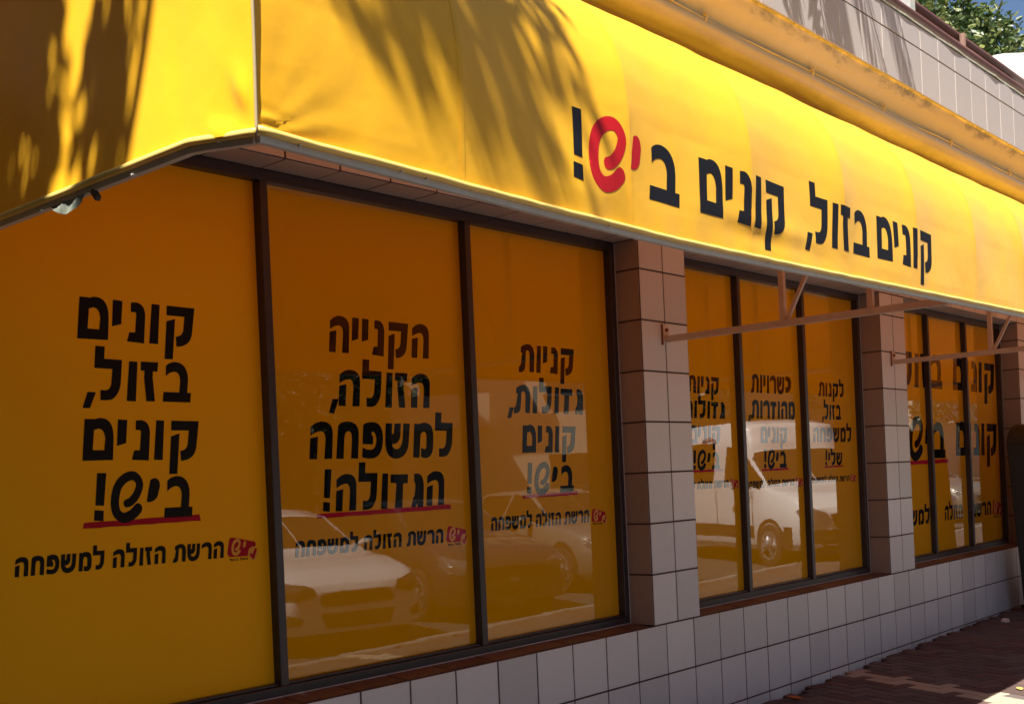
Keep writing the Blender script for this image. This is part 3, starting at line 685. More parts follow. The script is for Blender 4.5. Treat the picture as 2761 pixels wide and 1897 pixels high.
# rolled hem and the rail under it, front and end
hp = []; n = 420
for i in range(n + 1):
    x = AX0 + (AX1 - AX0) * i / n; hp.append((x, 2.098 + 0.003 * noise.noise(Vector((x * 11, 0, 0))), hem_z(x) + 0.002 * noise.noise(Vector((x * 9, 2, 0))) + 0.005))
A(tube('front_hem', hp, 0.0095, m_hem, awn, 10))
hp2 = [(AX0 - 0.001 + 0.002 * noise.noise(Vector((y * 11, 0, 0))), y, 2.305 + 0.035 * min((y - 2.115) / 0.25, 1)) for y in [2.098 + (3.86 - 2.098) * i / 90 for i in range(91)]]
A(tube('end_hem', hp2, 0.0095, m_hem, awn, 10))
bm = bmesh.new()
for i in range(60):
    xa = AX0 + 0.01 + (AX1 - AX0 - .02) * i / 60; xb = AX0 + 0.01 + (AX1 - AX0 - .02) * (i + 1) / 60
    bm_bar(bm, (xa, 2.112, hem_z(xa) - 0.011), (xb, 2.112, hem_z(xb) - 0.011), 0.016, 0.018, (0, 0, 1))
A(link('front_rail', from_bm('front_rail', bm), m_rail, awn))
bm = bmesh.new()
ez = lambda y: 2.305 + 0.035 * min((y - 2.115) / 0.25, 1) - 0.014
ys_ = [2.125, 2.2, 2.3, 2.38, 3.86]
for ya, yb in zip(ys_, ys_[1:]): bm_bar(bm, (AX0 + 0.016, ya, ez(ya)), (AX0 + 0.016, yb, ez(yb)), 0.018, 0.018)
A(link('end_rail', from_bm('end_rail', bm), m_rail, awn))
bm = bmesh.new()
for x in (1.70, 2.02, 2.11, 2.9, 3.9, 5.0): bm_tube(bm, [(x, 2.10, hem_z(x) - 0.006), (x, 2.092, hem_z(x) - 0.006)], 0.0028, 6)
for y in (2.25, 2.62, 3.1): bm_tube(bm, [(AX0 + .01, y, 2.315), (AX0 - 0.004, y, 2.315)], 0.0028, 6)
A(link('rivets', from_bm('rivets', bm), m_rail, awn))
# torn lining hanging from the end rail
vs, fs = [], []
for i in range(13):
    t = i / 12; y = 3.04 - 0.20 * t; dz = 0.036 * math.sin(math.pi * min(t * 1.15, 1)) ** 0.8
    for k in range(4): vs.append((AX0 + 0.006 + 0.004 * math.sin(i * 1.3 + k), y + 0.006 * k * (1 - t), 2.318 - dz * k / 3))
for i in range(12):
    for k in range(3): fs.append((i*4+k, (i+1)*4+k, (i+1)*4+k+1, i*4+k+1))
A(link('torn_lining', mesh('torn_lining', vs, fs, True), m_flap, awn))
A(bar('clip', (AX0 + .01, 2.832, 2.318), (AX0 + .01, 2.81, 2.293), 0.014, 0.014, m_trim, awn))
# support arms on the piers
def arm(x, z, yf=2.15):
    a = A(bar('arm', (x, D - 0.004, z), (x, yf, z), 0.036, 0.036, m_arm, awn)); base = a.matrix_local.copy()
    def sub(name, *p, **k):
        o = bar(name, *p, **k); o.parent = a; return o
    prof_z = lambda y: next((PF[k][1] for k in range(len(PF) - 1, 0, -1) if PF[k][0] <= y), 3.3) - 0.03
    for y in (3.07, 2.56):
        sub('post', (x, y, z + 0.018), (x, y, prof_z(y)), 0.030, 0.030, m=m_arm)
    sub('brace', (x, 3.045, z + 0.02), (x, 2.72, z + 0.62), 0.020, 0.020, m=m_arm)
    o = box('wall_plate', x - 0.03, x + 0.03, D - 0.012, D - 0.0026, z - 0.02, z + 0.085, m_arm, a); 
    bm = bmesh.new(); bm_tube(bm, [(x + .002, D - 0.010, z + 0.055), (x + .002, D - 0.024, z + 0.055)], 0.011, 6)
    bm_box(bm, x - 0.036, x - 0.030, D - 0.013, D - 0.0022, z - 0.035, z + 0.09)
    link('bolt', from_bm('bolt', bm), m_rust, a)
arm(5.85, 2.306); arm(9.19, 2.328); arm(12.61, 2.34)
# top frame tube against the wall
A(tube('wall_rail', [(AX0, 3.84, 3.66), (AX1, 3.84, 3.66)], 0.018, m_arm, awn))
# lettering printed on the canvas: follows the cloth
from mathutils.bvhtree import BVHTree
bv_v, bv_f = [], []
for o in list(awn.children):
    if o.name.startswith(('canopy_panel', 'seam')):
        k0 = len(bv_v); bv_v += [v.co.copy() for v in o.data.vertices]
        bv_f += [[k0 + i for i in p_.vertices] for p_ in o.data.polygons]
BV = BVHTree.FromPolygons(bv_v, bv_f)
def awning_text(text, xl, xr, zb, h, m):
    bm = bmesh.new(); bm_text(bm, text, xl, xr, zb, h)
    bmesh.ops.remove_doubles(bm, verts=bm.verts, dist=1e-6)
    x = math.floor(xl / 0.03) * 0.03
    while x < xr + 0.05:
        bmesh.ops.bisect_plane(bm, geom=bm.verts[:] + bm.edges[:] + bm.faces[:], plane_co=(x, 0, 0), plane_no=(1, 0, 0)); x += 0.012
    z = 2.28
    while z < 2.75:
        bmesh.ops.bisect_plane(bm, geom=bm.verts[:] + bm.edges[:] + bm.faces[:], plane_co=(0, 0, z), plane_no=(0, 0, 1)); z += 0.012
    for v in bm.verts:
        hit = BV.ray_cast(Vector((v.co.x, 1.5, v.co.z)), Vector((0, 1, 0)))
        v.co.y = (hit[0].y if hit[0] else 2.1) - 0.0009
    for f in bm.faces:
        f.normal_update()
        if f.normal.y > 0: f.normal_flip()
    me = bpy.data.meshes.new('lettering'); bm.to_mesh(me); bm.free()
    for p in me.polygons: p.use_smooth = True
    A(link('lettering', me, m, awn))
ZB, HX = 2.392, 0.195
awning_text('!', 2.732, 2.800, 2.388, 0.195, m_ink)
awning_text('s', 2.814, 3.008, 2.372 + 0.014, 0.196, m_inkred)
awning_text('y', 3.026, 3.094, 2.388, 0.195, m_inkred)
awning_text('ב', 3.130, 3.320, 2.390, 0.188, m_ink)
awning_text('קונים', 3.440, 4.072, ZB, .195, m_ink)
awning_text('בזול,', 4.212, 4.822, 2.396, .188, m_ink)
awning_text('קונים', 4.900, 5.545, 2.404, .190, m_ink)
# ------------------------------------------------------------------ leaves
def leaf_cloud(name, blobs, n, size, m, parent=None, seed=1, droop=0.3):
    rnd = random.Random(seed); vs, fs, sh = [], [], []
    tot = sum(b[3] ** 2 for b in blobs)
    for (cx, cy, cz, r) in blobs:
        for _ in range(int(n * r * r / tot)):
            while True:
                p = Vector((rnd.uniform(-1, 1), rnd.uniform(-1, 1), rnd.uniform(-1, 1)))
                if 0.25 < p.length < 1: break
            p = p.normalized() * (p.length ** 0.5)
            c = Vector((cx, cy, cz)) + Vector((p.x * r, p.y * r, p.z * r * 0.8))
            d = Vector((rnd.gauss(0, 1), rnd.gauss(0, 1), rnd.gauss(0, .6) - droop)).normalized()
            s = d.cross(Vector((rnd.gauss(0, 1), rnd.gauss(0, 1), rnd.gauss(0, 1)))).normalized(); L = size * rnd.uniform(.65, 1.3); wd = L * 0.27
            q = d.cross(s) * L * 0.10; i = len(vs)
            vs += [c, c + d*L*.35 + s*wd + q, c + d*L*.35 - s*wd + q, c + d*L*.75 + s*wd*.7 + q*.5, c + d*L*.75 - s*wd*.7 + q*.5, c + d*L, c + d*L*.5 - q*.3]
            fs += [(i, i+1, i+6), (i, i+6, i+2), (i+1, i+3, i+6), (i+2, i+6, i+4), (i+3, i+5, i+6), (i+6, i+5, i+4)]
            v = rnd.random(); sh += [v] * 7
    me = mesh(name, vs, fs); at = me.attributes.new('shade', 'FLOAT', 'POINT'); at.data.foreach_set('value', sh)
    return link(name, me, m, parent)
def tree(name, x, y, h, r, n, size, m, label, cat, group=None, seed=3, blobs=None, base=None, trunkr=0.12):
    t = tag(empty(name, (x, y, base if base is not None else groundz(x))), label, cat, group)
    rnd = random.Random(seed)
    bm = bmesh.new(); top = h - r * 0.8
    bm_tube(bm, [(0, 0, -.05), (.05, .02, top*.5), (-.03, .05, top)], [trunkr, trunkr*.75, trunkr*.5], 9)
    ends = []
    for k in range(6):
        a = k * 1.05 + rnd.random(); e = (math.cos(a)*r*.6, math.sin(a)*r*.6, top + r*(.3 + .5*rnd.random()))
        bm_tube(bm, [(0, .03, top*.8), (e[0]*.5, e[1]*.5, (top + e[2])/2), e], [trunkr*.4, trunkr*.25, trunkr*.1], 6); ends.append(e)
    link('trunk', from_bm('trunk', bm, True), m_bark, t)
    bl = blobs or [(e[0], e[1], e[2], r * rnd.uniform(.42, .62)) for e in ends] + [(0, 0, h - r*.5, r*.6)]
    leaf_cloud('crown', bl, n, size, m, t, seed)
    return t
def frond(vs, fs, sh, base, yaw, pitch, L, rnd, curl=1.0, nl=34, lw=0.022, ll=0.42):
    p = Vector(base); d = Vector((math.cos(yaw)*math.cos(pitch), math.sin(yaw)*math.cos(pitch), math.sin(pitch)))
    side = Vector((-math.sin(yaw), math.cos(yaw), 0)); tone = rnd.random()
    pts = [p.copy()]
    for k in range(nl):
        p = p + d * (L / nl); d = (d + Vector((0, 0, -0.055 * curl))).normalized(); pts.append(p.copy())
        u = k / nl
        if u < 0.12: continue
        lf = ll * (math.sin(math.pi * min(u * 0.9 + 0.12, 1)) ** 0.6) * rnd.uniform(.8, 1.1)
        for s in (-1, 1):
            dirv = (d * 0.65 + side * s * 0.75 + Vector((0, 0, -0.35 - .25*rnd.random()))).normalized(); i = len(vs)
            wv = d.cross(dirv).cross(dirv).normalized() * lw
            vs += [p, p + dirv*lf*.5 + wv, p + dirv*lf*.5 - wv, p + dirv*lf + Vector((0, 0, -lf*.2))]
            fs += [(i, i+1, i+2), (i+1, i+3, i+2)]; sh += [min(1, max(0, tone + rnd.uniform(-.2, .2)))] * 4
    # rachis
    for k in range(len(pts) - 1):
        i = len(vs); wv = side * 0.012 * (1 - k / len(pts)) + side * 0.003
        vs += [pts[k] - wv, pts[k] + wv, pts[k+1] + wv, pts[k+1] - wv, ]; fs += [(i, i+1, i+2, i+3)]; sh += [.9] * 4
def palm(name, x, y, z0, h, L, nf, label, cat, seed=5, tr=0.16, ll=0.42, pit=(-0.9, 1.1), lean=(0, 0)):
    t = tag(empty(name, (x, y, z0)), label, cat); rnd = random.Random(seed)
    bm = bmesh.new(); N = 14
    bm_tube(bm, [(lean[0]*(k/N)**2, lean[1]*(k/N)**2, h*k/N) for k in range(N + 1)], [tr * (1.15 if k == 0 else (1.0 + .06 * (k % 2))) for k in range(N + 1)], 12)
    link('trunk', from_bm('trunk', bm, True), m_bark, t)
    vs, fs, sh = [], [], []
    for k in range(nf):
        frond(vs, fs, sh, (lean[0], lean[1], h), k * 2.4 + rnd.uniform(-.2, .2), pit[0] + (pit[1] - pit[0]) * k / nf, L * rnd.uniform(.8, 1.1), rnd, rnd.uniform(.8, 1.4), ll=ll)
    me = mesh('fronds', vs, fs); at = me.attributes.new('shade', 'FLOAT', 'POINT'); at.data.foreach_set('value', sh)
    link('fronds', me, m_frond, t)
    return t

# ------------------------------------------------------------------ roof terrace
rl = tag(empty('roof_railing', (8, 3.7, 5.08)), 'rusty red pipe railing running along the roof edge above the mauve tiles', 'railing')
def RL(o): o.location = (o.location.x - 8, o.location.y - 3.7, o.location.z - 5.08); return o
def wob(x, k, a=0.012): return a * noise.noise(Vector((x * .8, k, 0)))
xs_ = [2 + i * 0.3 for i in range(40)]
def pipeline(y, z, r, m, x1=13.80, k=0):
    return RL(tube('pipe', [(x, y + wob(x, k), z + wob(x, k + 5)) for x in xs_ if x < x1] + [(x1, y, z)], r, m, rl, 9))
pipeline(3.70, 5.215, 0.040, m_pipe, k=1)
pipeline(3.90, 5.345, 0.068, m_pipe2, 13.0, k=2)
pipeline(4.05, 5.52, 0.075, m_pipe2, 13.2, k=6)
pipeline(4.05, 5.665, 0.042, m_pipe, k=3)
for x in (3.2, 6.0, 8.75, 11.5):
    RL(tube('post', [(x, 3.98, 4.76), (x, 3.98, 5.66)], 0.03, m_pipe2, rl, 8))
wp = tag(empty('white_pillar', (9.35, 3.72, 5.09)), 'white plastered block standing on the parapet beside the upper pipes', 'pillar')
bm = bmesh.new(); bm_box(bm, -0.50, 0.22, 0, 0.16, 0, .62); bmesh.ops.bevel(bm, geom=list(bm.edges), offset=.015, segments=2, affect='EDGES'); link('block', from_bm('block', bm), m_white, wp)
bm = bmesh.new(); bm_box(bm, 0.23, 0.33, 0.01, 0.13, 0.0, .62); link('edge_post', from_bm('edge_post', bm), m_coping, wp)
# white wall closing the terrace
bm = bmesh.new()
bmesh.ops.create_grid(bm, x_segments=44, y_segments=40, size=0.5)
for v in bm.verts:
    y = 3.66 + (v.co.x + .5) * 4.2; zt = 6.10 + 0.05 * math.sin(y * 3) + 0.10 * noise.noise(Vector((y * 2, 0, 3)))
    z = 4.6 + (v.co.y + .5) * (zt - 4.6)
    v.co = Vector((13.80 + 0.02 * noise.noise(Vector((y * 5, z * 5, 0))), y, z))
back = [f for f in bm.faces]
r_ = bmesh.ops.extrude_face_region(bm, geom=back)
for v in [e for e in r_['geom'] if isinstance(e, bmesh.types.BMVert)]: v.co.x += 0.22
tw = tag(link('terrace_wall', from_bm('terrace_wall', bm, False), m_white), 'white lime plastered wall closing the roof terrace where the pipes end', 'wall')
# pale stone lump on the parapet edge
bm = bmesh.new(); bmesh.ops.create_icosphere(bm, subdivisions=2, radius=1)
for v in bm.verts:
    q = 1 + .18 * noise.noise(v.co * 1.6); v.co = Vector((v.co.x * .115 * q, v.co.y * .09 * q, max(v.co.z, -.45) * .055 * q))
st = tag(link('stone', from_bm('stone', bm), mat('pale limestone', (.55, .50, .38), .9, noise_amt=.2, noise_scale=20)), 'pale flat stone lying on the parapet edge under the lowest pipe', 'stone'); st.location = (12.38, 3.62, 5.145)
# citrus tree on the terrace
tr_ = tag(empty('citrus_tree', (13.6, 6.6, 4.75)), 'leafy citrus tree with green fruit growing behind the roof railing', 'tree')
bm = bmesh.new(); bm_tube(bm, [(0, 0, 0), (.1, -.1, .9), (-.1, 0, 1.9)], [.1, .08, .05], 8)
for e in ((-1.8, -.5, 2.9), (1.2, -.6, 2.6), (-.6, -1.0, 3.3), (.5, .6, 3.2), (-2.6, .2, 3.6), (2.0, -.8, 2.0), (1.6, -1.0, 3.1)):
    bm_tube(bm, [(0, 0, 1.4), (e[0]*.5, e[1]*.5, 1.1 + e[2]*.5), e], [.05, .03, .01], 6)
link('trunk', from_bm('trunk', bm, True), m_bark, tr_)
cb = [(-3.2, -1.4, 1.5, .7), (-2.5, -1.4, 1.5, .75), (-1.8, -1.4, 1.5, .75), (-1.1, -1.4, 1.5, .7), (-.5, -1.4, 1.5, .6), (.1, -1.5, 1.65, .5), (.6, -1.5, 1.7, .45), (1.1, -1.5, 1.75, .42), (1.6, -1.5, 1.8, .4), (-2.9, -1.0, 2.5, .9), (-1.9, -1.0, 2.5, .9), (-.9, -1.1, 2.3, .8), (-.1, -1.3, 2.2, .6), (.5, -1.5, 2.2, .4), (1.05, -1.6, 2.15, .28), (-3.6, .2, 3.3, 1.1), (-2.2, .1, 3.4, 1.1), (-.9, -.6, 3.0, .7), (.2, -1.2, 2.75, .3), (-.2, -.9, 3.1, .35), (1.3, -1.5, 2.1, .45), (2.0, -1.5, 2.1, .45), (2.7, -1.5, 2.15, .45), (2.1, -1.5, 2.5, .28), (3.3, -1.6, 2.3, .4), (1.7, -1.6, 1.7, .4), (2.4, -1.6, 1.75, .4), (3.0, -1.6, 1.8, .35), (2.9, -1.5, 2.65, .16)]
leaf_cloud('crown', cb, 21000, 0.10, m_leaf, tr_, 11)
m_fruit = mat('green citrus fruit', (0.22, 0.30, 0.06), 0.4)
rnd = random.Random(5)
bm = bmesh.new(); bmesh.ops.create_icosphere(bm, subdivisions=2, radius=0.038); fme = from_bm('fruit', bm, True)
for p in ((.35, -1.35, 2.62), (.62, -1.4, 2.5), (.95, -1.5, 2.35), (1.1, -1.55, 2.75), (1.5, -1.6, 2.45), (-.3, -1.6, 2.7), (-.9, -1.6, 2.9)):
    link('fruit', fme, m_fruit, tr_, p)

# ------------------------------------------------------------------ street trees that shade the awning
st_ = tag(empty('pepper_tree', (-1.9, 1.0, groundz(-2))), 'street tree at the near kerb whose drooping twigs shade the end of the awning', 'tree')
def rel(p): return (p[0] + 1.9, p[1] - 1.0, p[2] - groundz(-2))
bm = bmesh.new(); bm_tube(bm, [(0, 0, -.05), (.05, .05, 2.0), (-.05, .1, 4.2), (.1, .2, 6.4)], [.22, .17, .13, .07], 10)
LB = []
for x_, y0_, r_x in ((-.38, 1.19, .06), (-.28, 1.15, .06), (-.17, 1.11, .06), (-.06, 1.08, .065), (.05, 1.06, .05), (.15, 1.045, .06), (.27, 1.02, .055), (.40, 1.06, .045), (.34, 1.2, .08), (.12, 1.2, .09), (-.2, 1.3, .09), (.50, 1.04, .022), (.57, 1.10, .02), (.64, 1.03, .016)):
    for k in range(5): LB.append((x_ + .02 * k, y0_ + r_x + .085 * k, 6.75 + .04 * k, r_x + .012 * k))
NS = len(LB)
LB += [(-.62, 1.78, 6.75, .13), (-.48, 1.76, 6.7, .11), (-.78, 1.76, 6.6, .13), (-.62, 2.26, 6.75, .25), (-.9, 2.2, 6.6, .23), (-.45, 2.36, 6.9, .26), (-.8, 2.7, 6.7, .45), (-1.25, 2.75, 6.4, .5), (-1.5, 3.35, 6.3, .6), (-.7, 3.3, 6.9, .5), (-1.9, 2.7, 6.2, .5), (-2.2, 1.6, 6.6, .7), (-2.6, 2.5, 6.0, .8), (-3.0, 1.0, 6.0, .9), (-1.05, 2.85, 6.0, .5), (-.75, 2.95, 6.4, .4), (-1.3, 3.1, 5.8, .5)]
for q in LB[NS:]:
    e = rel(q); bm_tube(bm, [(.0, .1, 4.4), (e[0]*.3, e[1]*.5, 5.6), (e[0]*.7, e[1]*.9, e[2] - .1), (e[0], e[1], e[2])], [.06, .04, .02, .01], 6)
for q in ((-.1, 1.4, 6.95), (.2, 1.36, 6.95)):
    e = rel(q); bm_tube(bm, [(.1, .2, 6.4), (e[0]*.4, .62, 7.1), (e[0], e[1], e[2])], [.03, .016, .008], 6)
link('trunk', from_bm('trunk', bm, True), m_bark, st_)
leaf_cloud('crown', [(*rel(q), q[3]) for q in LB[NS:]], 19000, 0.13, m_leaf2, st_, 5, 1.5)
leaf_cloud('twigs', [(*rel(q), q[3]) for q in LB[:NS]], 4600, 0.08, m_leaf2, st_, 6, 1.8)
tree('unseen_ficus', -4.4, -5.0, 7.4, 3.0, 9000, .30, m_leaf2, 'dense dark ficus added unseen by the kerb beyond the drooping pepper tree', 'tree', None, 12, trunkr=.22, blobs=[(a, b_, c, 1.35) for a in (1.0, -.6) for b_ in (-1.6, 0, 1.7) for c in (2.2, 3.8, 5.4)])  # out of view, added to block sky light from the awning's shaded end
tree('unseen_ficus', -4.2, 3.0, 7.6, 3.0, 15000, .30, m_leaf2, 'dense dark ficus added unseen, standing by the near end of the shop', 'tree', None, 8, trunkr=.25, blobs=[(a, b_, c, 1.35) for a in (.9, -.6) for b_ in (-3.6, -1.8, 0, 1.8, 3.4) for c in (1.6, 3.3, 5.0, 6.4)])  # out of view, crown shaped as a leaf wall against sky light
palm('terrace_palm', 7.5, 4.25, 4.76, 1.7, 1.9, 34, 'small palm on the roof terrace hanging its fronds over the parapet', 'palm tree', 9, 0.08, 0.34, (-0.5, 0.9))

# ------------------------------------------------------------------ cabinet at the far corner
cb_ = tag(empty('cabinet', (11.62, 3.48, groundz(11.28))), 'dark round topped cabinet standing against the farthest pier', 'cabinet')
bm = bmesh.new(); o2 = []
for k in range(13):
    a = math.pi * k / 12; o2.append((-0.30 - 0.0 + 0.30 - 0.30 * math.cos(a) , 1.62 + 0.20 * math.sin(a)))
outl = [(0.0, 0.08), (0.6, 0.08)] + [(p[0], p[1]) for p in o2[::-1]]
f0 = [bm.verts.new((p[0], -0.10, p[1])) for p in outl]; f1 = [bm.verts.new((p[0], 0.20, p[1])) for p in outl]
bm.faces.new(f0); bm.faces.new(f1[::-1])
for i in range(len(outl)): bm.faces.new((f0[i], f1[i], f1[(i+1) % len(outl)], f0[(i+1) % len(outl)]))
bmesh.ops.bevel(bm, geom=[e for e in bm.edges], offset=.012, segments=2, affect='EDGES')
link('body', from_bm('body', bm), m_cab, cb_)
box('door', 0.06, 0.54, -0.118, -0.101, 0.25, 1.60, m_cab, cb_, 0.006); 
for x in (0.06, 0.54):
    box('foot', x - .04, x + .04, -.08, .16, 0.0, .079, m_trim, cb_, .005)
tube('handle', [(0.10, -0.12, 0.85), (0.10, -0.15, 0.87), (0.10, -0.15, 1.0), (0.10, -0.12, 1.02)], .008, m_rail, cb_)
bg_ = tag(empty('rubbish_bag', (11.62, 3.24, groundz(11.6))), 'small pale plastic bag lying at the foot of the dark cabinet', 'bag')

def lump(name, x, y, r, m, label, cat, seed, sq=(1, 1, .6), parent=None):
    bm = bmesh.new(); bmesh.ops.create_icosphere(bm, subdivisions=3, radius=1)
    for v in bm.verts:
        q = 1 + .45 * noise.noise(v.co * 2.2 + Vector((seed, 0, 0))) + .15 * noise.noise(v.co * 6 + Vector((seed, 3, 0)))
        v.co = Vector((v.co.x * r * sq[0] * q, v.co.y * r * sq[1] * q, (v.co.z * q + .75) * r * sq[2]))
    o = link(name, from_bm(name, bm), m, parent)
    if not parent: o.location = (x, y, groundz(x)); tag(o, label, cat)
    return o
lump('bag_skin', 0, 0, .07, mat('pale plastic bag', (.35, .35, .36), .3), '', '', 4, (1, 1, 1.2), bg_)
bm = bmesh.new(); bm_tube(bm, [(0, 0, .09), (.01, 0, .12), (.03, .01, .15)], [.02, .012, .03], 6); link('knot', from_bm('knot', bm), m_paper, bg_)
lump('paper', 10.90, 3.62, .035, m_paper, 'crumpled bit of pale paper on the shaded pavers near the wall', 'litter', 2)
def leafp(name, x, y, s, label, rz, m, curl=.5):
    vs, fs = [], []
    for i in range(9):
        t = i / 8; wd = s * .42 * math.sin(math.pi * (t * .92 + .04)) ** .8
        for k in (-1, 0, 1): vs.append(((t - .5) * s * 2, k * wd, .006 + abs(k) * curl * wd * .6 + .25 * s * (t - .5) ** 2 * curl * 2))
    for i in range(8):
        for k in range(2): fs.append((i*3+k, (i+1)*3+k, (i+1)*3+k+1, i*3+k+1))
    o = tag(link(name, mesh(name, vs, fs, True), m), label, 'leaf'); o.location = (x, y, groundz(x)); o.rotation_euler = (0, 0, rz); return o
leafp('dry_leaf', 7.96, 2.57, .05, 'yellow dry leaf on the sunlit pavers outside the awning shadow', .5, mat('yellow leaf', (.6, .40, .10), .7), .4)
leafp('dry_leaf', 7.0, 3.72, .075, 'curled rust brown leaf at the foot of the white tiled wall', 1.2, m_dryleaf, 1.1)

# ------------------------------------------------------------------ cars across the kerb (seen mirrored in the panes)
def vehicle(name, label, cat, x, y, phi, st, paint, wheels, glass, L, hw, zlamp, grille, extras=None, wr=0.31, group=None):
    """st: stations back from the nose: (y, z bottom, half width, z belt, hw belt, z top, hw top)"""
    root = tag(empty(name, (x, y, groundz(x) - 0.11), phi), label, cat, group)
    def sec(s):
        y_, zb, hw_, zl, hwl, zt, hwt = s
        h = [(hw_*.94, zb), (hw_, zb + .10), (hw_*1.0, (zb + zl)*.5 + .03), (hwl, zl), (hwt + (hwl-hwt)*.45, zl + (zt-zl)*.55), (hwt, zt - .035 if zt - zl > .1 else zl + (zt-zl)*.8), (hwt*.55, zt - .006), (0, zt)]
        return h
    S = []
    n_sub = 4
    for i in range(len(st) - 1):
        for k in range(n_sub):
            t = k / n_sub; S.append(tuple(a + (b-a)*t for a, b in zip(st[i], st[i+1])))
    S.append(st[-1])
    vs, fs = [], []; rings = []
    for s in S:
        h = sec(s); full = h + [(-a, b) for a, b in h[::-1][1:]]
        rings.append(list(range(len(vs), len(vs) + len(full)))); vs += [(a, -s[0], b) for a, b in full]
    n = len(rings[0])
    for i in range(len(rings) - 1):
        for k in range(n): fs.append((rings[i][k], rings[i+1][k], rings[i+1][(k+1) % n], rings[i][(k+1) % n]))
    fs.append(tuple(rings[0])); fs.append(tuple(rings[-1][::-1]))
    me = mesh('body', vs, fs, True)
    me.polygons[-1].use_smooth = False; me.polygons[-2].use_smooth = False
    bd = link('body', me, paint, root); bvh = BVHTree.FromPolygons([tuple(v) for v in vs], fs)
    def st_at(yy):
        for a, b in zip(st, st[1:]):
            if a[0] <= yy <= b[0]: t = (yy - a[0]) / (b[0] - a[0]); return tuple(p + (q-p)*t for p, q in zip(a, b))
        return st[-1]
    def patch(nm, y0a, y0b, v0, v1, m, side=0, off=.006):
        """piece of glass lying on the body from station y0a..y0b and between section indexes v0..v1"""
        vs, fs = [], []; N = 8; K = 6
        for i in range(N + 1):
            yy = y0a + (y0b - y0a) * i / N; h = sec(st_at(yy))
            for k in range(K + 1):
                v = v0 + (v1 - v0) * k / K; j = min(int(v), len(h) - 2); t = v - j
                a = h[j][0] + (h[j+1][0] - h[j][0]) * t; b = h[j][1] + (h[j+1][1] - h[j][1]) * t
                vs.append(((a + off) * (side or 1), -yy, b + off))
        for i in range(N):
            for k in range(K): fs.append((i*(K+1)+k, (i+1)*(K+1)+k, (i+1)*(K+1)+k+1, i*(K+1)+k+1))
        return vs, fs
    for nm, y0a, y0b, v0, v1, both in glass:
        if both == 'mirror':      # windscreen: full width
            a, f = patch(nm, y0a, y0b, v0, 7, m_glass, 1, .008); b, g = patch(nm, y0a, y0b, v0, 7, m_glass, -1, .008)
            k = len(a); link(nm, mesh(nm, a + b, f + [tuple(i + k for i in q) for q in g], True), m_glass, root)
        else:
            for sd_ in (1, -1):
                a, f = patch(nm, y0a, y0b, v0, v1, m_glass, sd_); link(nm, mesh(nm, a, f, True), m_glass, root)
    for yw in wheels:
        for sd_ in (1, -1):
            xo = sd_ * (hw + 0.004)
            bm = bmesh.new(); pr = [(0.0, wr), (.03, wr), (.04, wr - .02), (.035, wr*.62)]
            seg = 28
            rg = []
            for dx, rr in [(-.20, wr - .01)] + pr:
                rg.append([bm.verts.new((xo + sd_ * (dx - .02), -yw + rr*math.cos(2*math.pi*k/seg), wr + rr*math.sin(2*math.pi*k/seg))) for k in range(seg)])
            for a, b in zip(rg, rg[1:]):
                for k in range(seg): bm.faces.new((a[k], a[(k+1) % seg], b[(k+1) % seg], b[k]))
            ty = link('wheel', from_bm('wheel', bm, True), m_tyre, root)
            bm = bmesh.new(); xr_ = xo + sd_ * .012
            for k in range(5):
                a = 2*math.pi*k/5; bm_bar(bm, (xr_, -yw, wr), (xr_, -yw + wr*.6*math.cos(a), wr + wr*.6*math.sin(a)), .02, .055)
            for k in range(24):
                a, b = 2*math.pi*k/24, 2*math.pi*(k+1)/24
                bm_bar(bm, (xr_, -yw + wr*.62*math.cos(a), wr + wr*.62*math.sin(a)), (xr_, -yw + wr*.62*math.cos(b), wr + wr*.62*math.sin(b)), .03, .03)
            link('rim', from_bm('rim', bm), m_alloy, ty)
            # dark arch lip round the wheel
            vs, fs = [], []
            for k in range(21):
                a = math.pi * k / 20
                for rr in (wr + .015, wr + .075): vs.append((sd_ * (hw + .006), -yw + rr*math.cos(a), wr + rr*math.sin(a)*1.02))
            for k in range(20): fs.append((2*k, 2*k+1, 2*k+3, 2*k+2))
            link('wheel_arch', mesh('wheel_arch', vs, fs), m_trim, root)
    # lamps, grille and plate wrap the nose
    def nose_patch(nm, pts, m, y0, bulge=.16, t=.012):
        """outline pts in (x,z) pushed onto the bowed nose"""
        bm = bmesh.new(); vv = [bm.verts.new((p[0], 0, p[1])) for p in pts]
        for tt in tessellate_polygon([[Vector((p[0], p[1], 0)) for p in pts]]): bm.faces.new([vv[i] for i in tt])
        bmesh.ops.subdivide_edges(bm, edges=bm.edges[:], cuts=7, use_grid_fill=True)
        for v in bm.verts:
            hit = bvh.ray_cast(Vector((v.co.x, 2, v.co.z)), Vector((0, -1, 0)))
            v.co.y = (hit[0].y if hit[0] else -.3) + t
        return link(nm, from_bm(nm, bm), m, root)
    for k, (nm, pts, m_, y0, bl) in enumerate(grille): nose_patch(nm, pts, m_, y0, bl)
    if extras: extras(root, nose_patch)
    return root
def rr_(x0, x1, z0, z1, dx=0.05): return [(x0 + dx, z0), (x1 - dx, z0), (x1, z0 + (z1-z0)*.4), (x1 - dx*.4, z1), (x0 + dx*.4, z1), (x0, z0 + (z1-z0)*.4)]
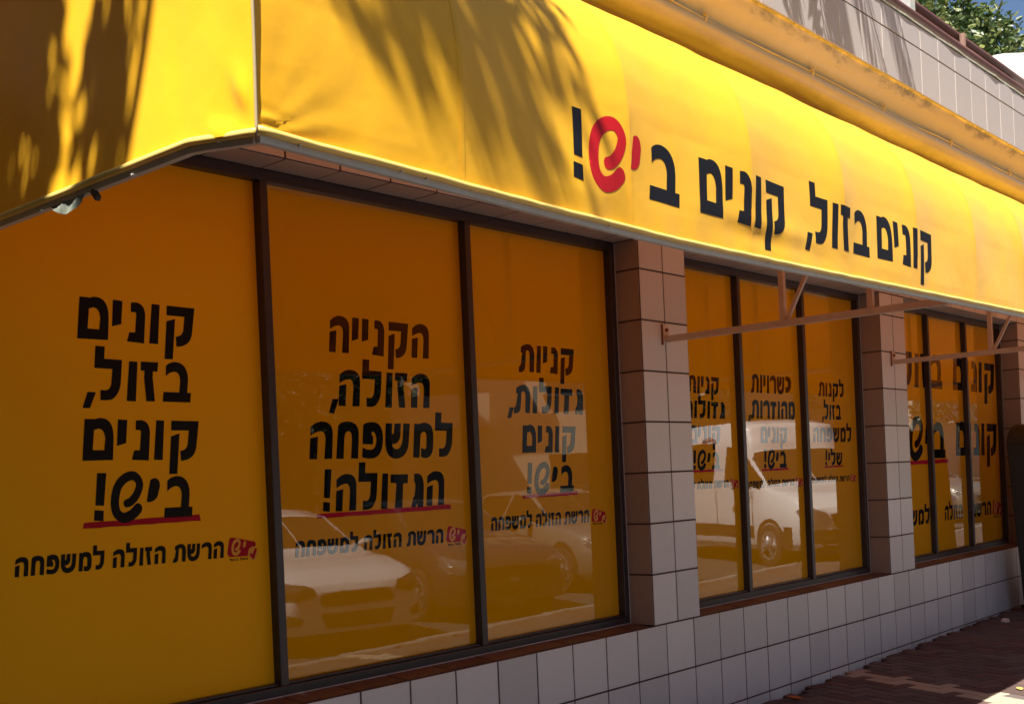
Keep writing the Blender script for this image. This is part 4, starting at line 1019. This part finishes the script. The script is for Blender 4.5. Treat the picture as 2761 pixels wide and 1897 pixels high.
hatch = [(0.0, .24, .46, .55, .44, .62, .38), (.05, .20, .70, .62, .66, .69, .54), (.15, .19, .82, .68, .78, .76, .62), (.35, .18, .875, .75, .84, .83, .68), (.75, .18, .885, .83, .86, .91, .71), (1.10, .18, .89, .86, .87, .93, .72), (1.30, .18, .89, .88, .87, .98, .72), (1.95, .18, .89, .90, .87, 1.36, .60), (2.4, .18, .89, .91, .87, 1.43, .60), (3.3, .18, .89, .93, .86, 1.42, .58), (3.85, .20, .88, .96, .84, 1.28, .54), (4.12, .28, .84, .92, .78, .98, .52), (4.2, .36, .76, .70, .70, .74, .5)]
hglass = [('windscreen', 1.36, 1.92, 3.5, 7, 'mirror'), ('side_window', 1.72, 2.45, 3.25, 4.85, ''), ('side_window', 2.53, 3.35, 3.25, 4.8, ''), ('rear_window', 3.45, 3.84, 3.6, 7, 'mirror')]
def facedet(lampc=m_lamp, wide=1.0):
    lamp = [(.44, .60), (.60, .54), (.80, .57), (.86, .70), (.80, .75), (.47, .67)]
    return [('grille', [(-.36, .605), (-.42, .53), (-.38, .47), (.38, .47), (.42, .53), (.36, .605)], m_trim, -.015, .10),
            ('lower_grille', [(-.36, .25), (.36, .25), (.42, .40), (-.42, .40)], m_trim, -.015, .12),
            ('number_plate', [(-.26, .265), (.26, .265), (.26, .375), (-.26, .375)], m_plate, .004, .06),
            ('headlight', lamp, lampc, -.06, .26), ('headlight', [(-a, b) for a, b in lamp[::-1]], lampc, -.06, .26),
            ('fog_lamp', [(.62, .30), (.78, .30), (.74, .42), (.60, .36)], m_trim, -.05, .2), ('fog_lamp', [(-.62, .30), (-.60, .36), (-.74, .42), (-.78, .30)], m_trim, -.05, .2)]
def mirrors(root, np_):
    for s in (1, -1):
        bm = bmesh.new(); bmesh.ops.create_icosphere(bm, subdivisions=2, radius=1)
        for v in bm.verts: v.co = Vector((s * .965 + v.co.x * .105, -1.66 + v.co.y * .06, .985 + v.co.z * .07))
        link('wing_mirror', from_bm('wing_mirror', bm, True), m_trim if root.name.startswith('dark') else root.children[0].data.materials[0], root)
    np_('badge', [(-.06, .43), (.06, .43), (.06, .48), (-.06, .48)], m_alloy, .004, .02)
PHI = R(18)
vehicle('white_car', 'white hatchback parked nose first at the kerb, mirrored in the near window', 'car', 7.76, -0.80, R(14), hatch, m_paintw, (.80, 3.35), hglass, 4.2, .885, .6, facedet(m_trim), mirrors, group='cars parked nose first along the kerb')
vehicle('dark_car', 'dark grey car with bright headlights parked between the white and silver cars', 'car', 10.25, -0.85, PHI, hatch, m_paintd, (.80, 3.35), hglass, 4.2, .885, .6, facedet(), mirrors, group='cars parked nose first along the kerb')
vehicle('silver_car', 'champagne silver car parked between the dark car and the white van', 'car', 13.15, -0.95, PHI, hatch, m_paints, (.80, 3.35), hglass, 4.2, .885, .6, facedet(), mirrors, group='cars parked nose first along the kerb')
for k, (x_, pt, nm, lb) in enumerate(((20.6, m_paintd, 'dark_car', 'dark grey car parked just past the white minibus'), (23.6, m_paintd, 'dark_car', 'second dark car past the white minibus, mirrored in the far window'), (26.8, m_paints, 'silver_car', 'silver car parked farthest along the kerb'))):
    vehicle(nm, lb, 'car', x_, -0.95, PHI, hatch, pt, (.80, 3.35), hglass, 4.2, .885, .6, facedet(), mirrors, group='cars parked nose first along the kerb')
van = [(0.0, .36, .50, .80, .50, .84, .44), (.06, .33, .76, .88, .74, .93, .62), (.18, .30, .91, .95, .88, 1.0, .72), (.40, .28, .97, 1.04, .93, 1.12, .80), (.95, .26, .985, 1.14, .95, 1.24, .84), (1.08, .26, .985, 1.18, .96, 1.28, .84), (1.60, .26, .985, 1.24, .96, 1.84, .82), (1.66, .26, .985, 1.25, .96, 1.98, .82), (1.86, .26, .985, 1.28, .965, 2.28, .82), (2.3, .26, .985, 1.28, .965, 2.36, .82), (5.6, .28, .985, 1.28, .965, 2.38, .81), (5.9, .35, .95, 1.28, .93, 2.26, .76)]
lampv = [(.48, .72), (.62, .63), (.89, .63), (.925, .88), (.87, .96), (.56, .84)]
vg = [('grille', [(-.44, .62), (.44, .62), (.50, .82), (-.50, .82)], m_trim, -.02, .10), ('bumper', [(-.90, .30), (.90, .30), (.93, .60), (.5, .585), (-.5, .585), (-.93, .60)], m_trim, -.01, .22), ('headlight', lampv, m_lamp, -.03, .28), ('headlight', [(-a, b) for a, b in lampv[::-1]], m_lamp, -.03, .28), ('number_plate', [(-.26, .40), (.26, .40), (.26, .50), (-.26, .50)], m_plate, .01, .06)]
def vdec(root, np_):
    for s in (1, -1):
        bm = bmesh.new(); bm_box(bm, min(s*1.04, s*1.24), max(s*1.04, s*1.24), -1.66, -1.54, 1.20, 1.55); bmesh.ops.bevel(bm, geom=bm.edges[:], offset=.03, segments=2, affect='EDGES')
        bm_tube(bm, [(s*.95, -1.55, 1.28), (s*1.08, -1.60, 1.30)], .02, 6); link('wing_mirror', from_bm('wing_mirror', bm), m_trim, root)
    # sill cladding, gold stars and hat, orange swirls on the near flank
    for s in (1, -1): box('side_cladding', min(s*.975, s*.992), max(s*.975, s*.992), -5.5, -1.42, .44, .64, m_trim, root, .004); box('side_cladding', min(s*.960, s*.990), max(s*.960, s*.990), -.58, -.36, .30, .64, m_trim, root, .004)
    def side_poly(nm, pts, m, x=-.993):
        bm = bmesh.new(); vv = [bm.verts.new((x, p[0], p[1])) for p in pts]
        for t in tessellate_polygon([[Vector((p[0], p[1], 0)) for p in pts]]): bm.faces.new([vv[i] for i in t])
        link(nm, from_bm(nm, bm), m, root)
    for k in range(3):
        cy = -1.72 - .16 * k
        side_poly('star', [(cy + (.07 if i % 2 == 0 else .03) * math.sin(i * math.pi/5), .90 + (.07 if i % 2 == 0 else .03) * math.cos(i * math.pi/5)) for i in range(10)], m_decalg)
    side_poly('hat_decal', [(-1.66, 1.06), (-1.74, 1.03), (-1.86, 1.03), (-1.94, 1.06), (-1.86, 1.08), (-1.84, 1.14), (-1.76, 1.14), (-1.74, 1.08)], m_decalg)
    for k in range(3):
        r0 = .10 + .035 * k
        side_poly('swirl', [(-3.0 + r0*1.6*math.cos(a*R(15)), 2.0 + r0*.7*math.sin(a*R(15))) for a in range(0, 13)] + [(-3.0 + (r0-.018)*1.6*math.cos(a*R(15)), 2.0 + (r0-.018)*.7*math.sin(a*R(15))) for a in range(12, -1, -1)], m_decal, -.865 - .0)
    bm = bmesh.new(); bm_box(bm, -.9975, -.9925, -1.44, -1.43, .40, 1.25); bm_box(bm, -.9975, -.9925, -2.62, -2.61, .40, 1.25); link('door_gap', from_bm('door_gap', bm), m_trim, root)
    np_('bonnet_swirl', [(.10*math.cos(a*R(20))*(1+.3*(a%2)) - .05, .92 + .03*math.sin(a*R(20))) for a in range(18)], m_decal, .005, .2)
vehicle('white_van', 'white high roofed minibus with gold stars parked nose first, mirrored in the middle window', 'van', 16.55, 0.60, R(30), van, m_paintw, (.95, 4.6), [('windscreen', 1.12, 1.60, 4.55, 7, 'mirror'), ('side_window', 1.24, 2.35, 3.12, 4.12, ''), ('side_window', 2.75, 4.0, 3.1, 4.3, ''), ('side_window', 4.1, 5.4, 3.1, 4.3, '')], 5.9, .985, .7, vg, vdec, wr=.34, group='cars parked nose first along the kerb')

# ------------------------------------------------------------------ the far side of the street
def building(name, x0, x1, y0, y1, h, m, label, floors, bays, group=None, rot=0):
    b = tag(empty(name, ((x0+x1)/2, y1, groundz((x0+x1)/2) - .16), rot), label, 'building', group)
    cx = (x0+x1)/2; z0 = 0
    bx = box('wall', x0 - cx, x1 - cx, y0 - y1, 0, z0, h, m, b)
    box('roof', x0 - cx - .15, x1 - cx + .15, y0 - y1 - .15, .15, h + .002, h + .25, m, b)
    fh = h / floors
    for f in range(floors):
        for k in range(bays):
            wx = x0 - cx + (x1-x0) * (k + .5) / bays; ww = min(1.5, (x1-x0)/bays*.5)
            wn = box('window', wx - ww/2, wx + ww/2, .002, .06, f*fh + .9, f*fh + .9 + 1.3, m_shutter if (k + f) % 3 == 0 else m_win, b)
            box('sill', wx - ww/2 - .08, wx + ww/2 + .08, .002, .14, f*fh + .80, f*fh + .89, m_kerb, wn)
        nb = max(2, int((y1 - y0) / 4))
        for k in range(nb):
            wy = y0 - y1 + (y1-y0) * (k + .5) / nb
            wn = box('window', x0 - cx - .05, x0 - cx - .002, wy - .7, wy + .7, f*fh + .9, f*fh + 2.2, m_win if k % 2 else m_shutter, b)
            box('sill', x0 - cx - .14, x0 - cx - .002, wy - .78, wy + .78, f*fh + .80, f*fh + .89, m_kerb, wn)
        if f: 
            bl = box('balcony', x0 - cx + .4, x0 - cx + (x1-x0)*.45, .003, 1.2, f*fh - .06, f*fh + .06, m, b)
            box('balustrade', x0 - cx + .4, x0 - cx + (x1-x0)*.45, 1.12, 1.19, f*fh + .062, f*fh + .95, m, bl)
    return b
building('brown_building', 2, 21.5, -26, -15.0, 11, m_bld2, 'grey brown block across the street behind the parked white car', 3, 6)
building('beige_building', 23.0, 31.0, -21.5, -15.6, 9.5, m_bld, 'beige rendered house across the street with shutters, right of the brown block', 3, 2, rot=R(55))
building('cream_building', 36, 50, -27, -15.0, 10, m_bld3, 'cream house across the street with a long first floor balcony', 3, 4)
building('stone_building', 56, 84, -30, -14.5, 12, m_bld, 'farthest and tallest beige block across the street', 4, 6)
building('end_building', 90, 110, -24, 14, 13, m_bld2, 'grey brown block closing the far end of the street', 4, 5)
specs = [(5.5, 4.6, 2.4), (11.0, 5.2, 2.6), (16.6, 5.0, 2.5), (31.6, 5.4, 2.6), (46, 5.5, 2.5), (56, 5.2, 2.6), (70, 5.6, 2.6)]
labs = ['round street tree across the road, nearest the camera end', 'street tree behind the dark grey parked car', 'street tree behind the white minibus', 'street tree between the beige and the cream house', 'street tree before the cream house', 'street tree at the corner of the farthest block', 'last street tree before the end of the road']
for (x, h, r), lb in zip(specs, labs):
    tree('street_tree', x, -12.2, h, r, 2600, .20, m_leaf2, lb, 'tree', 'street trees across the road', int(x))
pole = tag(empty('utility_pole', (26.6, -12.0, groundz(26.6))), 'grey utility pole with two crossarms and sagging wires across the road', 'pole')
tube('shaft', [(0, 0, -.1), (0, 0, 8.5)], [.14, .10], mat('weathered pole', (.3, .29, .27), .9), pole)
for z in (7.4, 8.1): bar('crossarm', (-.9, 0, z), (.9, 0, z), .08, .1, m_pipe2, pole, (0, 0, 1))
for k, z in enumerate((7.5, 8.2, 6.6)):
    tube('wire', [(-60 + 10*i, 0, z - 1.2 + 1.2*((i - 6)/6.0)**2) for i in range(13)], .02, m_trim, pole, 5)
